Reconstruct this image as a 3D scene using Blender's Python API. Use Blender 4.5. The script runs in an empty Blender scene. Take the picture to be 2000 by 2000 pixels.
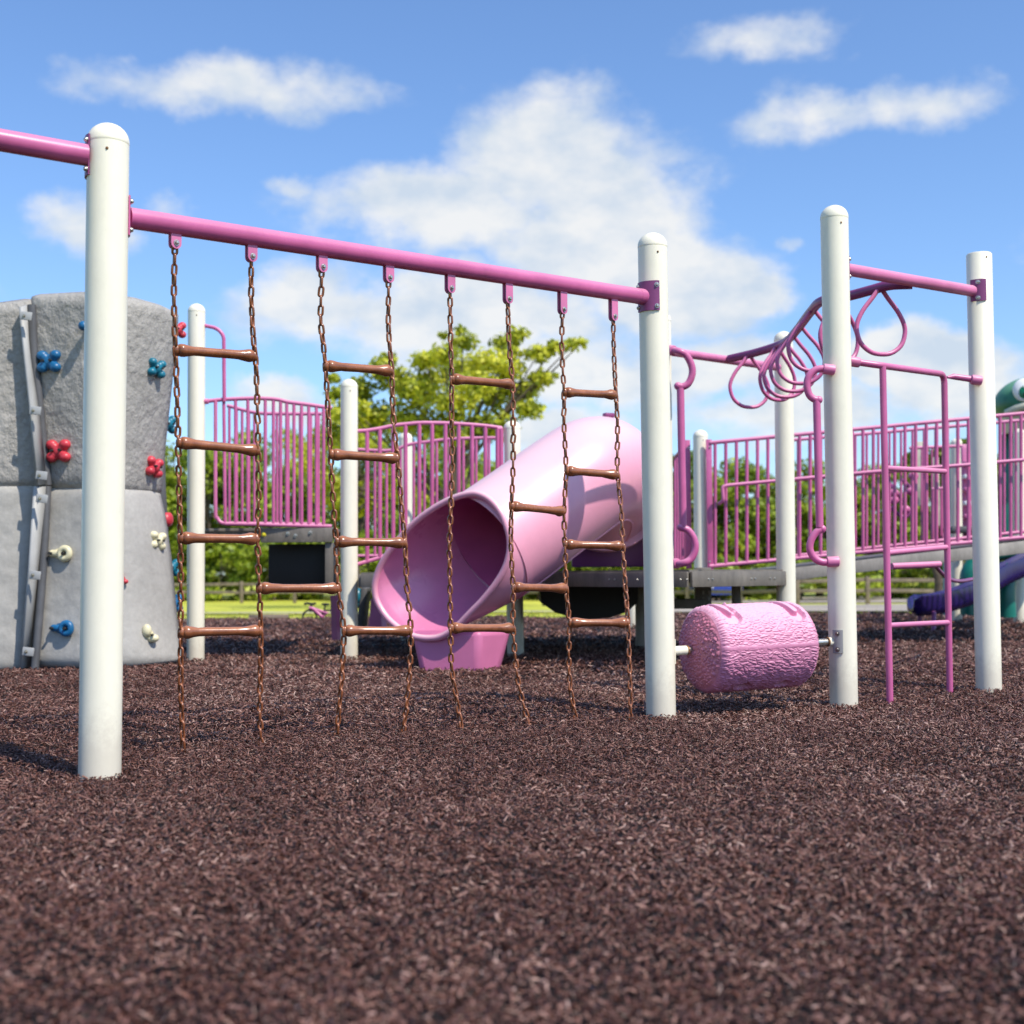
import bpy, math, random
import numpy as np
from mathutils import Vector, Matrix, noise, Quaternion
PI = math.pi
random.seed(7)
rng = np.random.default_rng(7)
sc = bpy.context.scene
COL = sc.collection
# ------------------------------------------------------------------ camera
F = 2556.0
TH = math.atan(122 / F); EPS = .007
CAM = Vector((0, 0, .59))
fw = Vector((0, math.cos(TH), math.sin(TH)))
u0 = Vector((0, -math.sin(TH), math.cos(TH))); r0 = Vector((1, 0, 0))
rt = (r0 - EPS * u0).normalized(); up = (u0 + EPS * r0).normalized()
cd = bpy.data.cameras.new('camera'); cam = bpy.data.objects.new('camera', cd); COL.objects.link(cam)
M = Matrix((rt, up, -fw)).transposed().to_4x4(); M.translation = CAM
cam.matrix_world = M
cd.sensor_width = 36; cd.lens = 36 * F / 2000; cd.clip_start = .05; cd.clip_end = 3000
cd.dof.use_dof = True; cd.dof.focus_distance = 5.1; cd.dof.aperture_fstop = 3.2
sc.camera = cam

def P(px, py, Y):
    "world point seen at photo pixel (px, py) at distance Y"
    d = fw + rt * ((px - 1000) / F) + up * ((1000 - py) / F)
    return CAM + d * (Y / d.y)
def G(px, py, z=0.):
    d = fw + rt * ((px - 1000) / F) + up * ((1000 - py) / F)
    return CAM + d * ((z - CAM.z) / d.z)

# ------------------------------------------------------------------ materials
def newmat(name):
    m = bpy.data.materials.new(name); m.use_nodes = True
    nt = m.node_tree; nt.nodes.clear()
    return m, nt, nt.nodes, nt.links
def N(nodes, typ, **kw):
    n = nodes.new(typ)
    for k, v in kw.items():
        if k in n.inputs: n.inputs[k].default_value = v
        else: setattr(n, k, v)
    return n
def mat(name, col, rough=.4, var=.12, vscale=6., col2=None, bump=.0, bscale=60., bdist=.002, metal=0., spec=.5, coat=0., grime=0., coord='Object', stretch=None, fine=.0, wear=0., topfade=None):
    m, nt, n, l = newmat(name)
    out = N(n, 'ShaderNodeOutputMaterial'); b = N(n, 'ShaderNodeBsdfPrincipled')
    l.new(b.outputs[0], out.inputs[0])
    tc = N(n, 'ShaderNodeTexCoord'); mp = N(n, 'ShaderNodeMapping')
    l.new(tc.outputs[coord], mp.inputs[0])
    if stretch: mp.inputs['Scale'].default_value = stretch
    nz = N(n, 'ShaderNodeTexNoise', Scale=vscale, Detail=6., Roughness=.62)
    l.new(mp.outputs[0], nz.inputs['Vector'])
    c = Vector(col)
    c2 = Vector(col2) if col2 else c * (1 - var * 2.2)
    cr = N(n, 'ShaderNodeValToRGB')
    cr.color_ramp.elements[0].position = .32; cr.color_ramp.elements[1].position = .68
    cr.color_ramp.elements[0].color = (*c2, 1)
    cr.color_ramp.elements[1].color = (*[min(1, x * (1 + var)) for x in c], 1)
    l.new(nz.outputs['Fac'], cr.inputs[0])
    last = cr.outputs[0]
    if fine:
        n2 = N(n, 'ShaderNodeTexNoise', Scale=vscale * 14, Detail=5., Roughness=.7); l.new(mp.outputs[0], n2.inputs['Vector'])
        mr = N(n, 'ShaderNodeMapRange'); mr.inputs[1].default_value = .3; mr.inputs[2].default_value = .7
        mr.inputs[3].default_value = 1 - fine; mr.inputs[4].default_value = 1 + fine * .5
        l.new(n2.outputs['Fac'], mr.inputs[0])
        mx = N(n, 'ShaderNodeMix', data_type='RGBA', blend_type='MULTIPLY'); mx.inputs[0].default_value = 1
        l.new(last, mx.inputs[6]); l.new(mr.outputs[0], mx.inputs[7]); last = mx.outputs[2]
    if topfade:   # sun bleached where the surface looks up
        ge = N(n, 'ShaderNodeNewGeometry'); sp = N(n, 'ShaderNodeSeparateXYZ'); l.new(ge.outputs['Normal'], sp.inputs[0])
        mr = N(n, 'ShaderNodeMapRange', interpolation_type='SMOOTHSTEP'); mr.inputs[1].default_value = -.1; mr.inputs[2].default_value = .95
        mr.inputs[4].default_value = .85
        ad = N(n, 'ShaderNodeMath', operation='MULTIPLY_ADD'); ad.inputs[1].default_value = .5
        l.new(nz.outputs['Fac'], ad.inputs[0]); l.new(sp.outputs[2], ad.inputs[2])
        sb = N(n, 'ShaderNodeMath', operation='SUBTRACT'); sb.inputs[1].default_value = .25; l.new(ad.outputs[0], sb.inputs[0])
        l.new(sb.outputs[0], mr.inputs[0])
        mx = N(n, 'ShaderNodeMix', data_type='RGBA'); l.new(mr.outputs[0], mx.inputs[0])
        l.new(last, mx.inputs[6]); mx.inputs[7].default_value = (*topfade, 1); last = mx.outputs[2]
    if grime:
        n3 = N(n, 'ShaderNodeTexNoise', Scale=vscale * 3.3, Detail=9., Roughness=.75); l.new(mp.outputs[0], n3.inputs['Vector'])
        mr = N(n, 'ShaderNodeMapRange'); mr.inputs[1].default_value = .56; mr.inputs[2].default_value = .75; mr.inputs[4].default_value = grime
        l.new(n3.outputs['Fac'], mr.inputs[0])
        mx = N(n, 'ShaderNodeMix', data_type='RGBA'); l.new(mr.outputs[0], mx.inputs[0])
        l.new(last, mx.inputs[6]); mx.inputs[7].default_value = (.16, .13, .10, 1); last = mx.outputs[2]
    l.new(last, b.inputs['Base Color'])
    rr = N(n, 'ShaderNodeMapRange'); rr.inputs[3].default_value = max(.03, rough - .08); rr.inputs[4].default_value = min(1, rough + .12)
    l.new(nz.outputs['Fac'], rr.inputs[0]); l.new(rr.outputs[0], b.inputs['Roughness'])
    b.inputs['Metallic'].default_value = metal; b.inputs['Specular IOR Level'].default_value = spec
    b.inputs['Coat Weight'].default_value = coat; b.inputs['Coat Roughness'].default_value = .2
    if bump:
        bn = N(n, 'ShaderNodeTexNoise', Scale=bscale, Detail=6., Roughness=.6); l.new(mp.outputs[0], bn.inputs['Vector'])
        bp = N(n, 'ShaderNodeBump', Strength=bump, Distance=bdist); l.new(bn.outputs['Fac'], bp.inputs['Height'])
        l.new(bp.outputs[0], b.inputs['Normal'])
    return m

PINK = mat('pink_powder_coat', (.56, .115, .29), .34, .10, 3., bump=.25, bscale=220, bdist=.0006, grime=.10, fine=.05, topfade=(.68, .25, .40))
PINKD = mat('plum_powder_coat', (.24, .05, .17), .34, .12, 4., bump=.25, bscale=220, bdist=.0006, grime=.1)
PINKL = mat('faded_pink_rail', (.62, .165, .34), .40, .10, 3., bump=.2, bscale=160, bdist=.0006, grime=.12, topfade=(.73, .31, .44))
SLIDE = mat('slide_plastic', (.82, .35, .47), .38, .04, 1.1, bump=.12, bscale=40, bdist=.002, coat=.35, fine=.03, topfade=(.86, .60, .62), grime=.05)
SLIDEM = mat('inner_mouth_plastic', (.76, .24, .42), .27, .06, 1.5, coat=.35, fine=.03)  # unbleached mouth lining, tone between lit shell and painted bore shade
SLIDEN = mat('shaded_unfaded_inner_plastic', (.62, .13, .31), .3, .08, 1.5, coat=.3)  # unbleached bore, with its shade also darkened into the colour
SLIDED = mat('plum_plastic', (.18, .04, .16), .4, .1, 2., bump=.1, bscale=40)
WHITE = mat('cream_post_paint', (.88, .83, .665), .34, .035, 2.2, bump=.22, bscale=120, bdist=.0008, fine=.035, grime=.10, stretch=(1, 1, .5))
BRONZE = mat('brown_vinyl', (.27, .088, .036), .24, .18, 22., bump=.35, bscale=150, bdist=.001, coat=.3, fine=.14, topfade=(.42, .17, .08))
STEEL = mat('galvanised_steel', (.55, .52, .47), .32, .1, 30., metal=.9, bump=.1)
BOLT = mat('bolt_steel', (.5, .42, .30), .3, .15, 60., metal=.9)
RUST = mat('rusty_steel', (.30, .15, .06), .55, .3, 60., metal=.4, bump=.4)
DECK = mat('deck_coated_steel', (.20, .175, .145), .5, .16, 9., bump=.35, bscale=90, bdist=.002, fine=.25, stretch=(1, 1, .25), grime=.35)
DECKL = mat('ramp_edge_steel', (.40, .355, .30), .45, .12, 7., bump=.3, bscale=90, fine=.2, stretch=(1, 1, .25), grime=.25)
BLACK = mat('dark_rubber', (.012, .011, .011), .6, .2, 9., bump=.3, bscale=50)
WALLG = mat('moulded_grey_rock', (.405, .38, .34), .62, .10, 3., bump=1., bscale=22., bdist=.022, fine=.16, stretch=(1, 1, .8))
WALLS = mat('smooth_grey_rock', (.42, .40, .36), .62, .08, 2.2, bump=.55, bscale=24., bdist=.006, fine=.13)
WSTRIP = mat('grey_flange', (.40, .40, .385), .5, .06, 5., bump=.2, bscale=80)
WPIPE = mat('dark_grey_pipe', (.10, .10, .105), .5, .12, 5., bump=.2, bscale=80)
HBLUE = mat('blue_hold', (.010, .13, .30), .33, .15, 16., bump=.2, bscale=90, grime=.08)
HTEAL = mat('teal_hold', (.008, .17, .25), .33, .15, 16., bump=.2, bscale=90, grime=.08)
HRED = mat('red_hold', (.62, .045, .065), .36, .14, 16., bump=.2, bscale=90, grime=.08)
HCREAM = mat('cream_hold', (.76, .69, .44), .4, .08, 16., bump=.2, bscale=90, grime=.1)
HOLE = mat('bolt_hole', (.02, .02, .02), .7)
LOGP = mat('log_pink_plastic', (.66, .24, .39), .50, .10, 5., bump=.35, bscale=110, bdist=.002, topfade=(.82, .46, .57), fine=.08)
LOGE = mat('log_end_pink_plastic', (.62, .21, .30), .42, .12, 5., bump=.35, bscale=110, bdist=.002, fine=.1, grime=.15)
NAVY = mat('navy_plastic', (.022, .010, .10), .25, .1, 2., coat=.3)
TEAL = mat('teal_plastic', (.006, .17, .13), .35, .1, 2.)
TEALP = mat('teal_post_paint', (.30, .48, .46), .4, .05, 2.)
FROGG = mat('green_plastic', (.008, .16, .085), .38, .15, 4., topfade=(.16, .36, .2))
FCREAM = mat('cream_plastic', (.62, .60, .45), .45, .1, 4.)
EYEW = mat('white_plastic', (.8, .8, .78), .4, .03)
WOOD = mat('weathered_wood', (.26, .20, .145), .8, .2, 4., bump=.5, bscale=30, fine=.3)
BARK = mat('bark', (.10, .075, .05), .9, .25, 5., bump=.8, bscale=20, bdist=.02)
TYRE = mat('tyre', (.02, .02, .02), .7)
CARB = mat('blue_car_paint', (.01, .05, .32), .25, .05, coat=.6)
CARR = mat('red_car_paint', (.5, .02, .03), .25, .05, coat=.6)
CARS = mat('silver_car_paint', (.5, .5, .5), .25, .05, coat=.6, metal=.3)
GLASS = mat('car_glass', (.03, .035, .04), .08, .05)
YEL = mat('yellow_plastic', (.7, .6, .03), .4)

def footgrime(m):
    nt = m.node_tree; n, l = nt.nodes, nt.links; b = [x for x in n if x.type == 'BSDF_PRINCIPLED'][0]
    src = b.inputs['Base Color'].links[0].from_socket
    tc = N(n, 'ShaderNodeTexCoord'); sp = N(n, 'ShaderNodeSeparateXYZ'); l.new(tc.outputs['Object'], sp.inputs[0])
    nz = N(n, 'ShaderNodeTexNoise', Scale=26., Detail=8., Roughness=.75); l.new(tc.outputs['Object'], nz.inputs['Vector'])
    a = N(n, 'ShaderNodeMath', operation='MULTIPLY_ADD'); a.inputs[1].default_value = -.30; l.new(nz.outputs['Fac'], a.inputs[0]); l.new(sp.outputs[2], a.inputs[2])
    mr = N(n, 'ShaderNodeMapRange', interpolation_type='SMOOTHSTEP'); mr.inputs[1].default_value = -.10; mr.inputs[2].default_value = .07
    mr.inputs[3].default_value = .34; mr.inputs[4].default_value = 0; l.new(a.outputs[0], mr.inputs[0])
    mx = N(n, 'ShaderNodeMix', data_type='RGBA'); l.new(mr.outputs[0], mx.inputs[0]); l.new(src, mx.inputs[6]); mx.inputs[7].default_value = (.33, .26, .21, 1)
    l.new(mx.outputs[2], b.inputs['Base Color'])
footgrime(WHITE)
def leafmat(name, c1, c2, c3, scale=.5):
    m, nt, n, l = newmat(name)
    out = N(n, 'ShaderNodeOutputMaterial')
    tc = N(n, 'ShaderNodeTexCoord')
    nz = N(n, 'ShaderNodeTexNoise', Scale=scale, Detail=4., Roughness=.7); l.new(tc.outputs['Object'], nz.inputs['Vector'])
    at = N(n, 'ShaderNodeAttribute', attribute_name='rnd')
    ad = N(n, 'ShaderNodeMath', operation='MULTIPLY_ADD'); ad.inputs[1].default_value = .35; l.new(at.outputs['Fac'], ad.inputs[0])
    l.new(nz.outputs['Fac'], ad.inputs[2])
    cr = N(n, 'ShaderNodeValToRGB'); e = cr.color_ramp.elements
    e[0].position = .45; e[0].color = (*c1, 1); e[1].position = .92; e[1].color = (*c3, 1)
    k = e.new(.66); k.color = (*c2, 1)
    l.new(ad.outputs[0], cr.inputs[0])
    d = N(n, 'ShaderNodeBsdfPrincipled', Roughness=.5); l.new(cr.outputs[0], d.inputs['Base Color'])
    t = N(n, 'ShaderNodeBsdfTranslucent'); l.new(cr.outputs[0], t.inputs[0])
    mx = N(n, 'ShaderNodeMixShader'); mx.inputs[0].default_value = .38
    l.new(d.outputs[0], mx.inputs[1]); l.new(t.outputs[0], mx.inputs[2]); l.new(mx.outputs[0], out.inputs[0])
    return m
LEAFA = leafmat('yellow_green_leaves', (.14, .19, .014), (.45, .49, .03), (.82, .78, .08), .8)
LEAFB = leafmat('green_leaves', (.07, .12, .010), (.26, .35, .022), (.54, .60, .05), .35)
GRASSB = leafmat('grass_blades', (.14, .20, .02), (.27, .33, .035), (.42, .45, .06), .8)

# ------------------------------------------------------------------ mesh builder
def wloc(o):
    v = Vector((0, 0, 0))
    while o is not None:
        v += o.location; o = o.parent
    return v
def catmull(pts, k=8, closed=False):
    pts = [Vector(p) for p in pts]; n = len(pts); out = []
    rg = n if closed else n - 1
    for i in range(rg):
        if closed: a, b, c, d = pts[(i - 1) % n], pts[i], pts[(i + 1) % n], pts[(i + 2) % n]
        else:
            b, c = pts[i], pts[i + 1]; a = pts[i - 1] if i else b * 2 - c; d = pts[i + 2] if i + 2 < n else c * 2 - b
        for j in range(k):
            t = j / k
            out.append(.5 * ((2 * b) + (c - a) * t + (2 * a - 5 * b + 4 * c - d) * t * t + (3 * b - a - 3 * c + d) * t ** 3))
    if not closed: out.append(pts[-1])
    return out
def fillet(pts, r, k=7):
    pts = [Vector(p) for p in pts]; out = [pts[0]]
    for i in range(1, len(pts) - 1):
        a, b, c = pts[i - 1], pts[i], pts[i + 1]
        rr = min(r, (a - b).length * .49, (c - b).length * .49)
        p = b + (a - b).normalized() * rr; q = b + (c - b).normalized() * rr
        for j in range(k + 1):
            t = j / k; out.append(p * (1 - t) ** 2 + b * 2 * t * (1 - t) + q * t * t)
    out.append(pts[-1]); return out
class MB:
    def __init__(s): s.v = []; s.f = []
    def add(s, vs, fs):
        o = len(s.v); s.v += [Vector(x) for x in vs]; s.f += [tuple(i + o for i in f) for f in fs]; return s
    def rings(s, R, closed=False, cap=True):
        n = len(R[0]); vs = [p for r in R for p in r]; fs = []
        K = len(R); rg = K if closed else K - 1
        for i in range(rg):
            a = i * n; b = ((i + 1) % K) * n
            for j in range(n): fs.append((a + j, a + (j + 1) % n, b + (j + 1) % n, b + j))
        if cap and not closed:
            fs.append(tuple(reversed(range(n)))); fs.append(tuple(range((K - 1) * n, K * n)))
        return s.add(vs, fs)
    def tube(s, pts, r, n=14, closed=False, cap=True):
        pts = [Vector(p) for p in pts]; K = len(pts)
        rad = r if hasattr(r, '__len__') else [r] * K
        T = []
        for i in range(K):
            a = pts[i - 1] if (i or closed) else pts[i]; b = pts[(i + 1) % K] if (i < K - 1 or closed) else pts[i]
            t = (b - a); T.append(t.normalized() if t.length > 1e-9 else Vector((0, 0, 1)))
        ref = Vector((0, 0, 1)) if abs(T[0].z) < .9 else Vector((1, 0, 0))
        nn = (ref - T[0] * ref.dot(T[0])).normalized(); R = []
        for i in range(K):
            if i:
                nn = nn - T[i] * nn.dot(T[i]); nn.normalize()
            bb = T[i].cross(nn)
            R.append([pts[i] + (nn * math.cos(2 * PI * j / n) + bb * math.sin(2 * PI * j / n)) * rad[i] for j in range(n)])
        return s.rings(R, closed, cap)
    def box(s, c, size, rot=None, bev=0.):
        c = Vector(c); h = Vector(size) / 2; b = min(bev, min(h) * .8)
        if not b:
            vs = [Vector((x, y, z)) for x in (-h.x, h.x) for y in (-h.y, h.y) for z in (-h.z, h.z)]
            fs = [(0, 1, 3, 2), (4, 6, 7, 5), (0, 4, 5, 1), (2, 3, 7, 6), (0, 2, 6, 4), (1, 5, 7, 3)]
        else:
            import bmesh
            bm = bmesh.new(); bmesh.ops.create_cube(bm, size=1)
            for v in bm.verts: v.co = Vector((v.co.x * size[0], v.co.y * size[1], v.co.z * size[2]))
            bmesh.ops.bevel(bm, geom=bm.edges[:], offset=b, segments=2, affect='EDGES', profile=.5)
            bm.verts.index_update()
            vs = [v.co.copy() for v in bm.verts]; fs = [tuple(v.index for v in f.verts) for f in bm.faces]; bm.free()
        if rot is not None: vs = [rot @ v for v in vs]
        return s.add([v + c for v in vs], fs)
    def lathe(s, prof, o, axis=(0, 0, 1), n=24, cap=True):
        o = Vector(o); a = Vector(axis).normalized()
        q = Vector((0, 0, 1)).rotation_difference(a)
        R = [[o + q @ Vector((r * math.cos(2 * PI * j / n), r * math.sin(2 * PI * j / n), z)) for j in range(n)] for r, z in prof]
        return s.rings(R, False, cap)
    def ball(s, c, r, n=14, sc=(1, 1, 1), rot=None):
        c = Vector(c); vs = []; fs = []; m = max(6, n // 2 + 1)
        for i in range(1, m):
            a = PI * i / m
            for j in range(n):
                b = 2 * PI * j / n
                v = Vector((math.sin(a) * math.cos(b) * r * sc[0], math.sin(a) * math.sin(b) * r * sc[1], math.cos(a) * r * sc[2]))
                if rot is not None: v = rot @ v
                vs.append(v + c)
        for i in range(m - 2):
            for j in range(n): fs.append((i * n + j, (i + 1) * n + j, (i + 1) * n + (j + 1) % n, i * n + (j + 1) % n))
        t = Vector((0, 0, r * sc[2])); t = rot @ t if rot is not None else t
        k = len(vs); vs += [c + t, c - t]
        for j in range(n):
            fs.append((k, j, (j + 1) % n)); fs.append((k + 1, (m - 2) * n + (j + 1) % n, (m - 2) * n + j))
        return s.add(vs, fs)
    def prism(s, poly, z0, z1):
        n = len(poly); vs = [Vector((p[0], p[1], z0)) for p in poly] + [Vector((p[0], p[1], z1)) for p in poly]
        return s.add(vs, [tuple(reversed(range(n))), tuple(range(n, 2 * n))] + [(i, (i + 1) % n, n + (i + 1) % n, n + i) for i in range(n)])
    def grid(s, rows):
        n = len(rows[0]); vs = [p for r in rows for p in r]
        return s.add(vs, [(i * n + j, i * n + j + 1, (i + 1) * n + j + 1, (i + 1) * n + j) for i in range(len(rows) - 1) for j in range(n - 1)])
    def build(s, name, material, parent=None, loc=None, angle=40, fix=True):
        me = bpy.data.meshes.new(name)
        L = wloc(parent) if parent is not None else Vector(loc if loc is not None else (0, 0, 0))
        me.from_pydata([tuple(v - L) for v in s.v], [], s.f)
        if fix:
            import bmesh
            bm = bmesh.new(); bm.from_mesh(me); bmesh.ops.recalc_face_normals(bm, faces=bm.faces[:]); bm.to_mesh(me); bm.free()
        me.polygons.foreach_set('use_smooth', [True] * len(me.polygons)); me.set_sharp_from_angle(angle=math.radians(angle))
        me.materials.append(material); me.update()
        o = bpy.data.objects.new(name, me); COL.objects.link(o)
        if parent is not None: o.parent = parent
        else: o.location = L
        return o
def tag(o, label=None, cat=None, group=None, kind=None):
    if label: o['label'] = label
    if cat: o['category'] = cat
    if group: o['group'] = group
    if kind: o['kind'] = kind
    return o
def thing(name, loc, label, cat, group=None):
    o = bpy.data.objects.new(name, None); COL.objects.link(o); o.location = Vector(loc); o.empty_display_size = .1
    return tag(o, label, cat, group)
def bolt(parent, p, d, r=.008, m=None):
    d = Vector(d).normalized()
    return MB().lathe([(r * 1.35, 0), (r * 1.35, r * .3), (r, r * .3), (r * .95, r * .8), (r * .6, r * 1.25), (r * .3, r * 1.3)], p, d, 12).build('bolt', m or STEEL, parent)

# ------------------------------------------------------------------ light and sky
sun_dir = Vector((-.46, .44, -.82)).normalized()       # direction the light travels
sl = bpy.data.lights.new('sun', 'SUN'); so = bpy.data.objects.new('sun', sl); COL.objects.link(so)
so.rotation_euler = sun_dir.to_track_quat('-Z', 'Y').to_euler()
sl.energy = 5.0; sl.angle = math.radians(.55); sl.color = (1, .93, .83)
w = bpy.data.worlds.new('World'); sc.world = w; w.use_nodes = True
n, l = w.node_tree.nodes, w.node_tree.links; n.clear()
wo = N(n, 'ShaderNodeOutputWorld'); bg = N(n, 'ShaderNodeBackground', Strength=.15); l.new(bg.outputs[0], wo.inputs[0])
sky = N(n, 'ShaderNodeTexSky', sky_type='NISHITA'); sky.sun_disc = False
el = math.asin(-sun_dir.z); sky.sun_elevation = el
sky.sun_rotation = math.atan2(-sun_dir.x, -sun_dir.y)
sky.air_density = 1.0; sky.dust_density = .6; sky.ozone_density = 1.6
tc = N(n, 'ShaderNodeTexCoord'); sep = N(n, 'ShaderNodeSeparateXYZ'); l.new(tc.outputs['Generated'], sep.inputs[0])
def mth(op, a, b=None, c=None, clamp=False):
    k = N(n, 'ShaderNodeMath', operation=op); k.use_clamp = clamp
    for i, x in enumerate((a, b, c)):
        if x is None: continue
        if isinstance(x, (int, float)): k.inputs[i].default_value = x
        else: l.new(x, k.inputs[i])
    return k.outputs[0]
az = mth('ARCTAN2', sep.outputs[0], sep.outputs[1])
ele = mth('ARCSINE', sep.outputs[2])
wn = N(n, 'ShaderNodeTexNoise', Scale=9., Detail=11., Roughness=.6); l.new(tc.outputs['Generated'], wn.inputs['Vector'])
wns = N(n, 'ShaderNodeSeparateColor'); l.new(wn.outputs['Color'], wns.inputs[0])
azw = mth('MULTIPLY_ADD', mth('SUBTRACT', wns.outputs[0], .5), .10, az)
elw = mth('MULTIPLY_ADD', mth('SUBTRACT', wns.outputs[1], .5), .07, ele)
blobs = [  # x, y, rx, ry (photo pixels), weight
    (860, 400, 330, 90, .95), (1180, 440, 240, 150, 1.1), (1330, 560, 210, 110, 1.05), (1100, 300, 260, 130, 1.0), (1480, 570, 90, 60, .9),
    (620, 600, 230, 95, .85), (980, 610, 420, 95, .95), (1150, 730, 400, 100, .88), (760, 700, 260, 60, .62), (140, 420, 90, 75, .80), (300, 390, 60, 50, .62), (560, 360, 60, 40, .7),
    (1760, 690, 120, 70, 1.2), (1850, 745, 150, 80, 1.2), (1410, 700, 150, 60, 1.0), (1540, 478, 40, 24, .66), (560, 790, 130, 45, .85),
    (1600, 800, 400, 70, .8), (1090, 850, 140, 60, .9), (1700, 200, 300, 60, .7), (400, 150, 380, 70, .8), (1500, 60, 260, 60, .6), (100, 760, 150, 60, .6),
    (-500, 500, 400, 150, 1.0), (2600, 500, 400, 150, 1.0)]
acc = None
for (bx, by, rx, ry, wt) in blobs:
    ca = math.atan((bx - 1000) / F); ce = math.atan((1122 - by) / F * math.cos(ca))
    dx = mth('MULTIPLY', mth('SUBTRACT', azw, ca), F / rx); dy = mth('MULTIPLY', mth('SUBTRACT', elw, ce), F / ry)
    q = mth('ADD', mth('MULTIPLY', dx, dx), mth('MULTIPLY', dy, dy))
    v = mth('MULTIPLY', mth('POWER', 2.718, mth('MULTIPLY', q, -.75)), wt)
    acc = v if acc is None else mth('MAXIMUM', acc, v)
n1 = N(n, 'ShaderNodeTexNoise', Scale=13., Detail=12., Roughness=.60)
mpw = N(n, 'ShaderNodeMapping'); mpw.inputs['Scale'].default_value = (1, 1, 1.7); l.new(tc.outputs['Generated'], mpw.inputs[0]); l.new(mpw.outputs[0], n1.inputs['Vector'])
dens = mth('MULTIPLY_ADD', mth('SUBTRACT', n1.outputs['Fac'], .5), .95, acc)
mr = N(n, 'ShaderNodeMapRange', interpolation_type='SMOOTHSTEP'); mr.inputs[1].default_value = .36; mr.inputs[2].default_value = .80; mr.inputs[4].default_value = .92
l.new(dens, mr.inputs[0])
n2 = N(n, 'ShaderNodeTexNoise', Scale=20., Detail=6., Roughness=.55); l.new(mpw.outputs[0], n2.inputs['Vector'])
cc = N(n, 'ShaderNodeValToRGB'); cc.color_ramp.elements[0].position = .33; cc.color_ramp.elements[0].color = (4.3, 4.9, 5.6, 1)
cc.color_ramp.elements[1].position = .62; cc.color_ramp.elements[1].color = (6.2, 6.2, 6.1, 1)
l.new(n2.outputs['Fac'], cc.inputs[0])
skc = N(n, 'ShaderNodeMix', data_type='RGBA', blend_type='MULTIPLY'); skc.inputs[0].default_value = 1
skc.inputs[7].default_value = (.90, 1.10, 1.36, 1); l.new(sky.outputs[0], skc.inputs[6])
mxs = N(n, 'ShaderNodeMix', data_type='RGBA'); l.new(mr.outputs[0], mxs.inputs[0]); l.new(skc.outputs[2], mxs.inputs[6]); l.new(cc.outputs[0], mxs.inputs[7])
l.new(mxs.outputs[2], bg.inputs[0])
sc.view_settings.view_transform = 'Standard'; sc.view_settings.look = 'None'; sc.view_settings.exposure = 0; sc.view_settings.gamma = 1
sc.render.engine = 'CYCLES'; sc.cycles.max_bounces = 6; sc.cycles.diffuse_bounces = 3; sc.cycles.glossy_bounces = 3
sc.cycles.transparent_max_bounces = 6; sc.cycles.use_denoising = True; sc.cycles.caustics_reflective = False; sc.cycles.caustics_refractive = False

# ------------------------------------------------------------------ ground
def smooth(a, b, x): 
    t = np.clip((x - a) / (b - a), 0, 1); return t * t * (3 - 2 * t)
def terrain(x, y):
    s = .55 + .22 / (1 + np.exp(-np.asarray(x) / 6.))
    t = np.clip((np.asarray(y) - 17.2) / 42, 0, 1)
    return -s * t - .03
_ph = rng.uniform(0, 6.28, 24); _k = rng.normal(size=(24, 2)); _a = rng.uniform(.6, 1.4, 24)
def mulch_z(x, y):
    x = np.asarray(x, float); y = np.asarray(y, float); z = np.zeros_like(x + y)
    for i in range(24):
        f = [1.1, 2.6, 6.5][i % 3]; am = [.011, .008, .006][i % 3]
        z = z + am * _a[i] * np.sin(f * (_k[i, 0] * x + _k[i, 1] * y) + _ph[i]) * .5
    for (qx, qy) in ((-1.265, 4.03), (.637, 5.6), (1.52, 6.0), (2.43, 6.68), (-2.3, 9.5), (-1.2, 9.9), (.03, 9.9), (1.8, 6.15), (2.2, 6.55), (-.3, 8.4), (1.05, 5.8), (-2.9, 8.9), (-3.4, 8.8)):
        w_ = np.exp(-((x - qx) ** 2 + (y - qy) ** 2) / .36); z = z * (1 - w_) - .014 * w_
    z = z + .05 * smooth(13, 16, y) * (1 - smooth(16.4, 17.4, y))
    return z
MUD = mat('mulch_bed', (.024, .009, .007), .85, .3, 30., bump=1., bscale=90., bdist=.03, fine=.5)
me = bpy.data.meshes.new('ground')
ys = np.concatenate([np.linspace(-60, 0, 10), np.linspace(2, 60, 60), np.linspace(70, 2000, 40)])
xs = np.concatenate([np.linspace(-1500, -60, 15), np.linspace(-50, 50, 60), np.linspace(60, 1500, 15)])
X, Y = np.meshgrid(xs, ys); Z = terrain(X, Y) - .03 - .03 * (Y < 17)
vs = np.stack([X, Y, Z], -1).reshape(-1, 3); nx = len(xs)
me.from_pydata(vs.tolist(), [], [(i * nx + j, i * nx + j + 1, (i + 1) * nx + j + 1, (i + 1) * nx + j) for i in range(len(ys) - 1) for j in range(nx - 1)])
me.polygons.foreach_set('use_smooth', [True] * len(me.polygons))
GR = mat('lawn', (.58, .55, .06), .9, .15, .35, col2=(.36, .42, .03), bump=.8, bscale=8, bdist=.05, fine=.25)
me.materials.append(GR); go = bpy.data.objects.new('ground', me); COL.objects.link(go); tag(go, kind='structure', label='sunlit yellow green lawn reaching to the trees')
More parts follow.
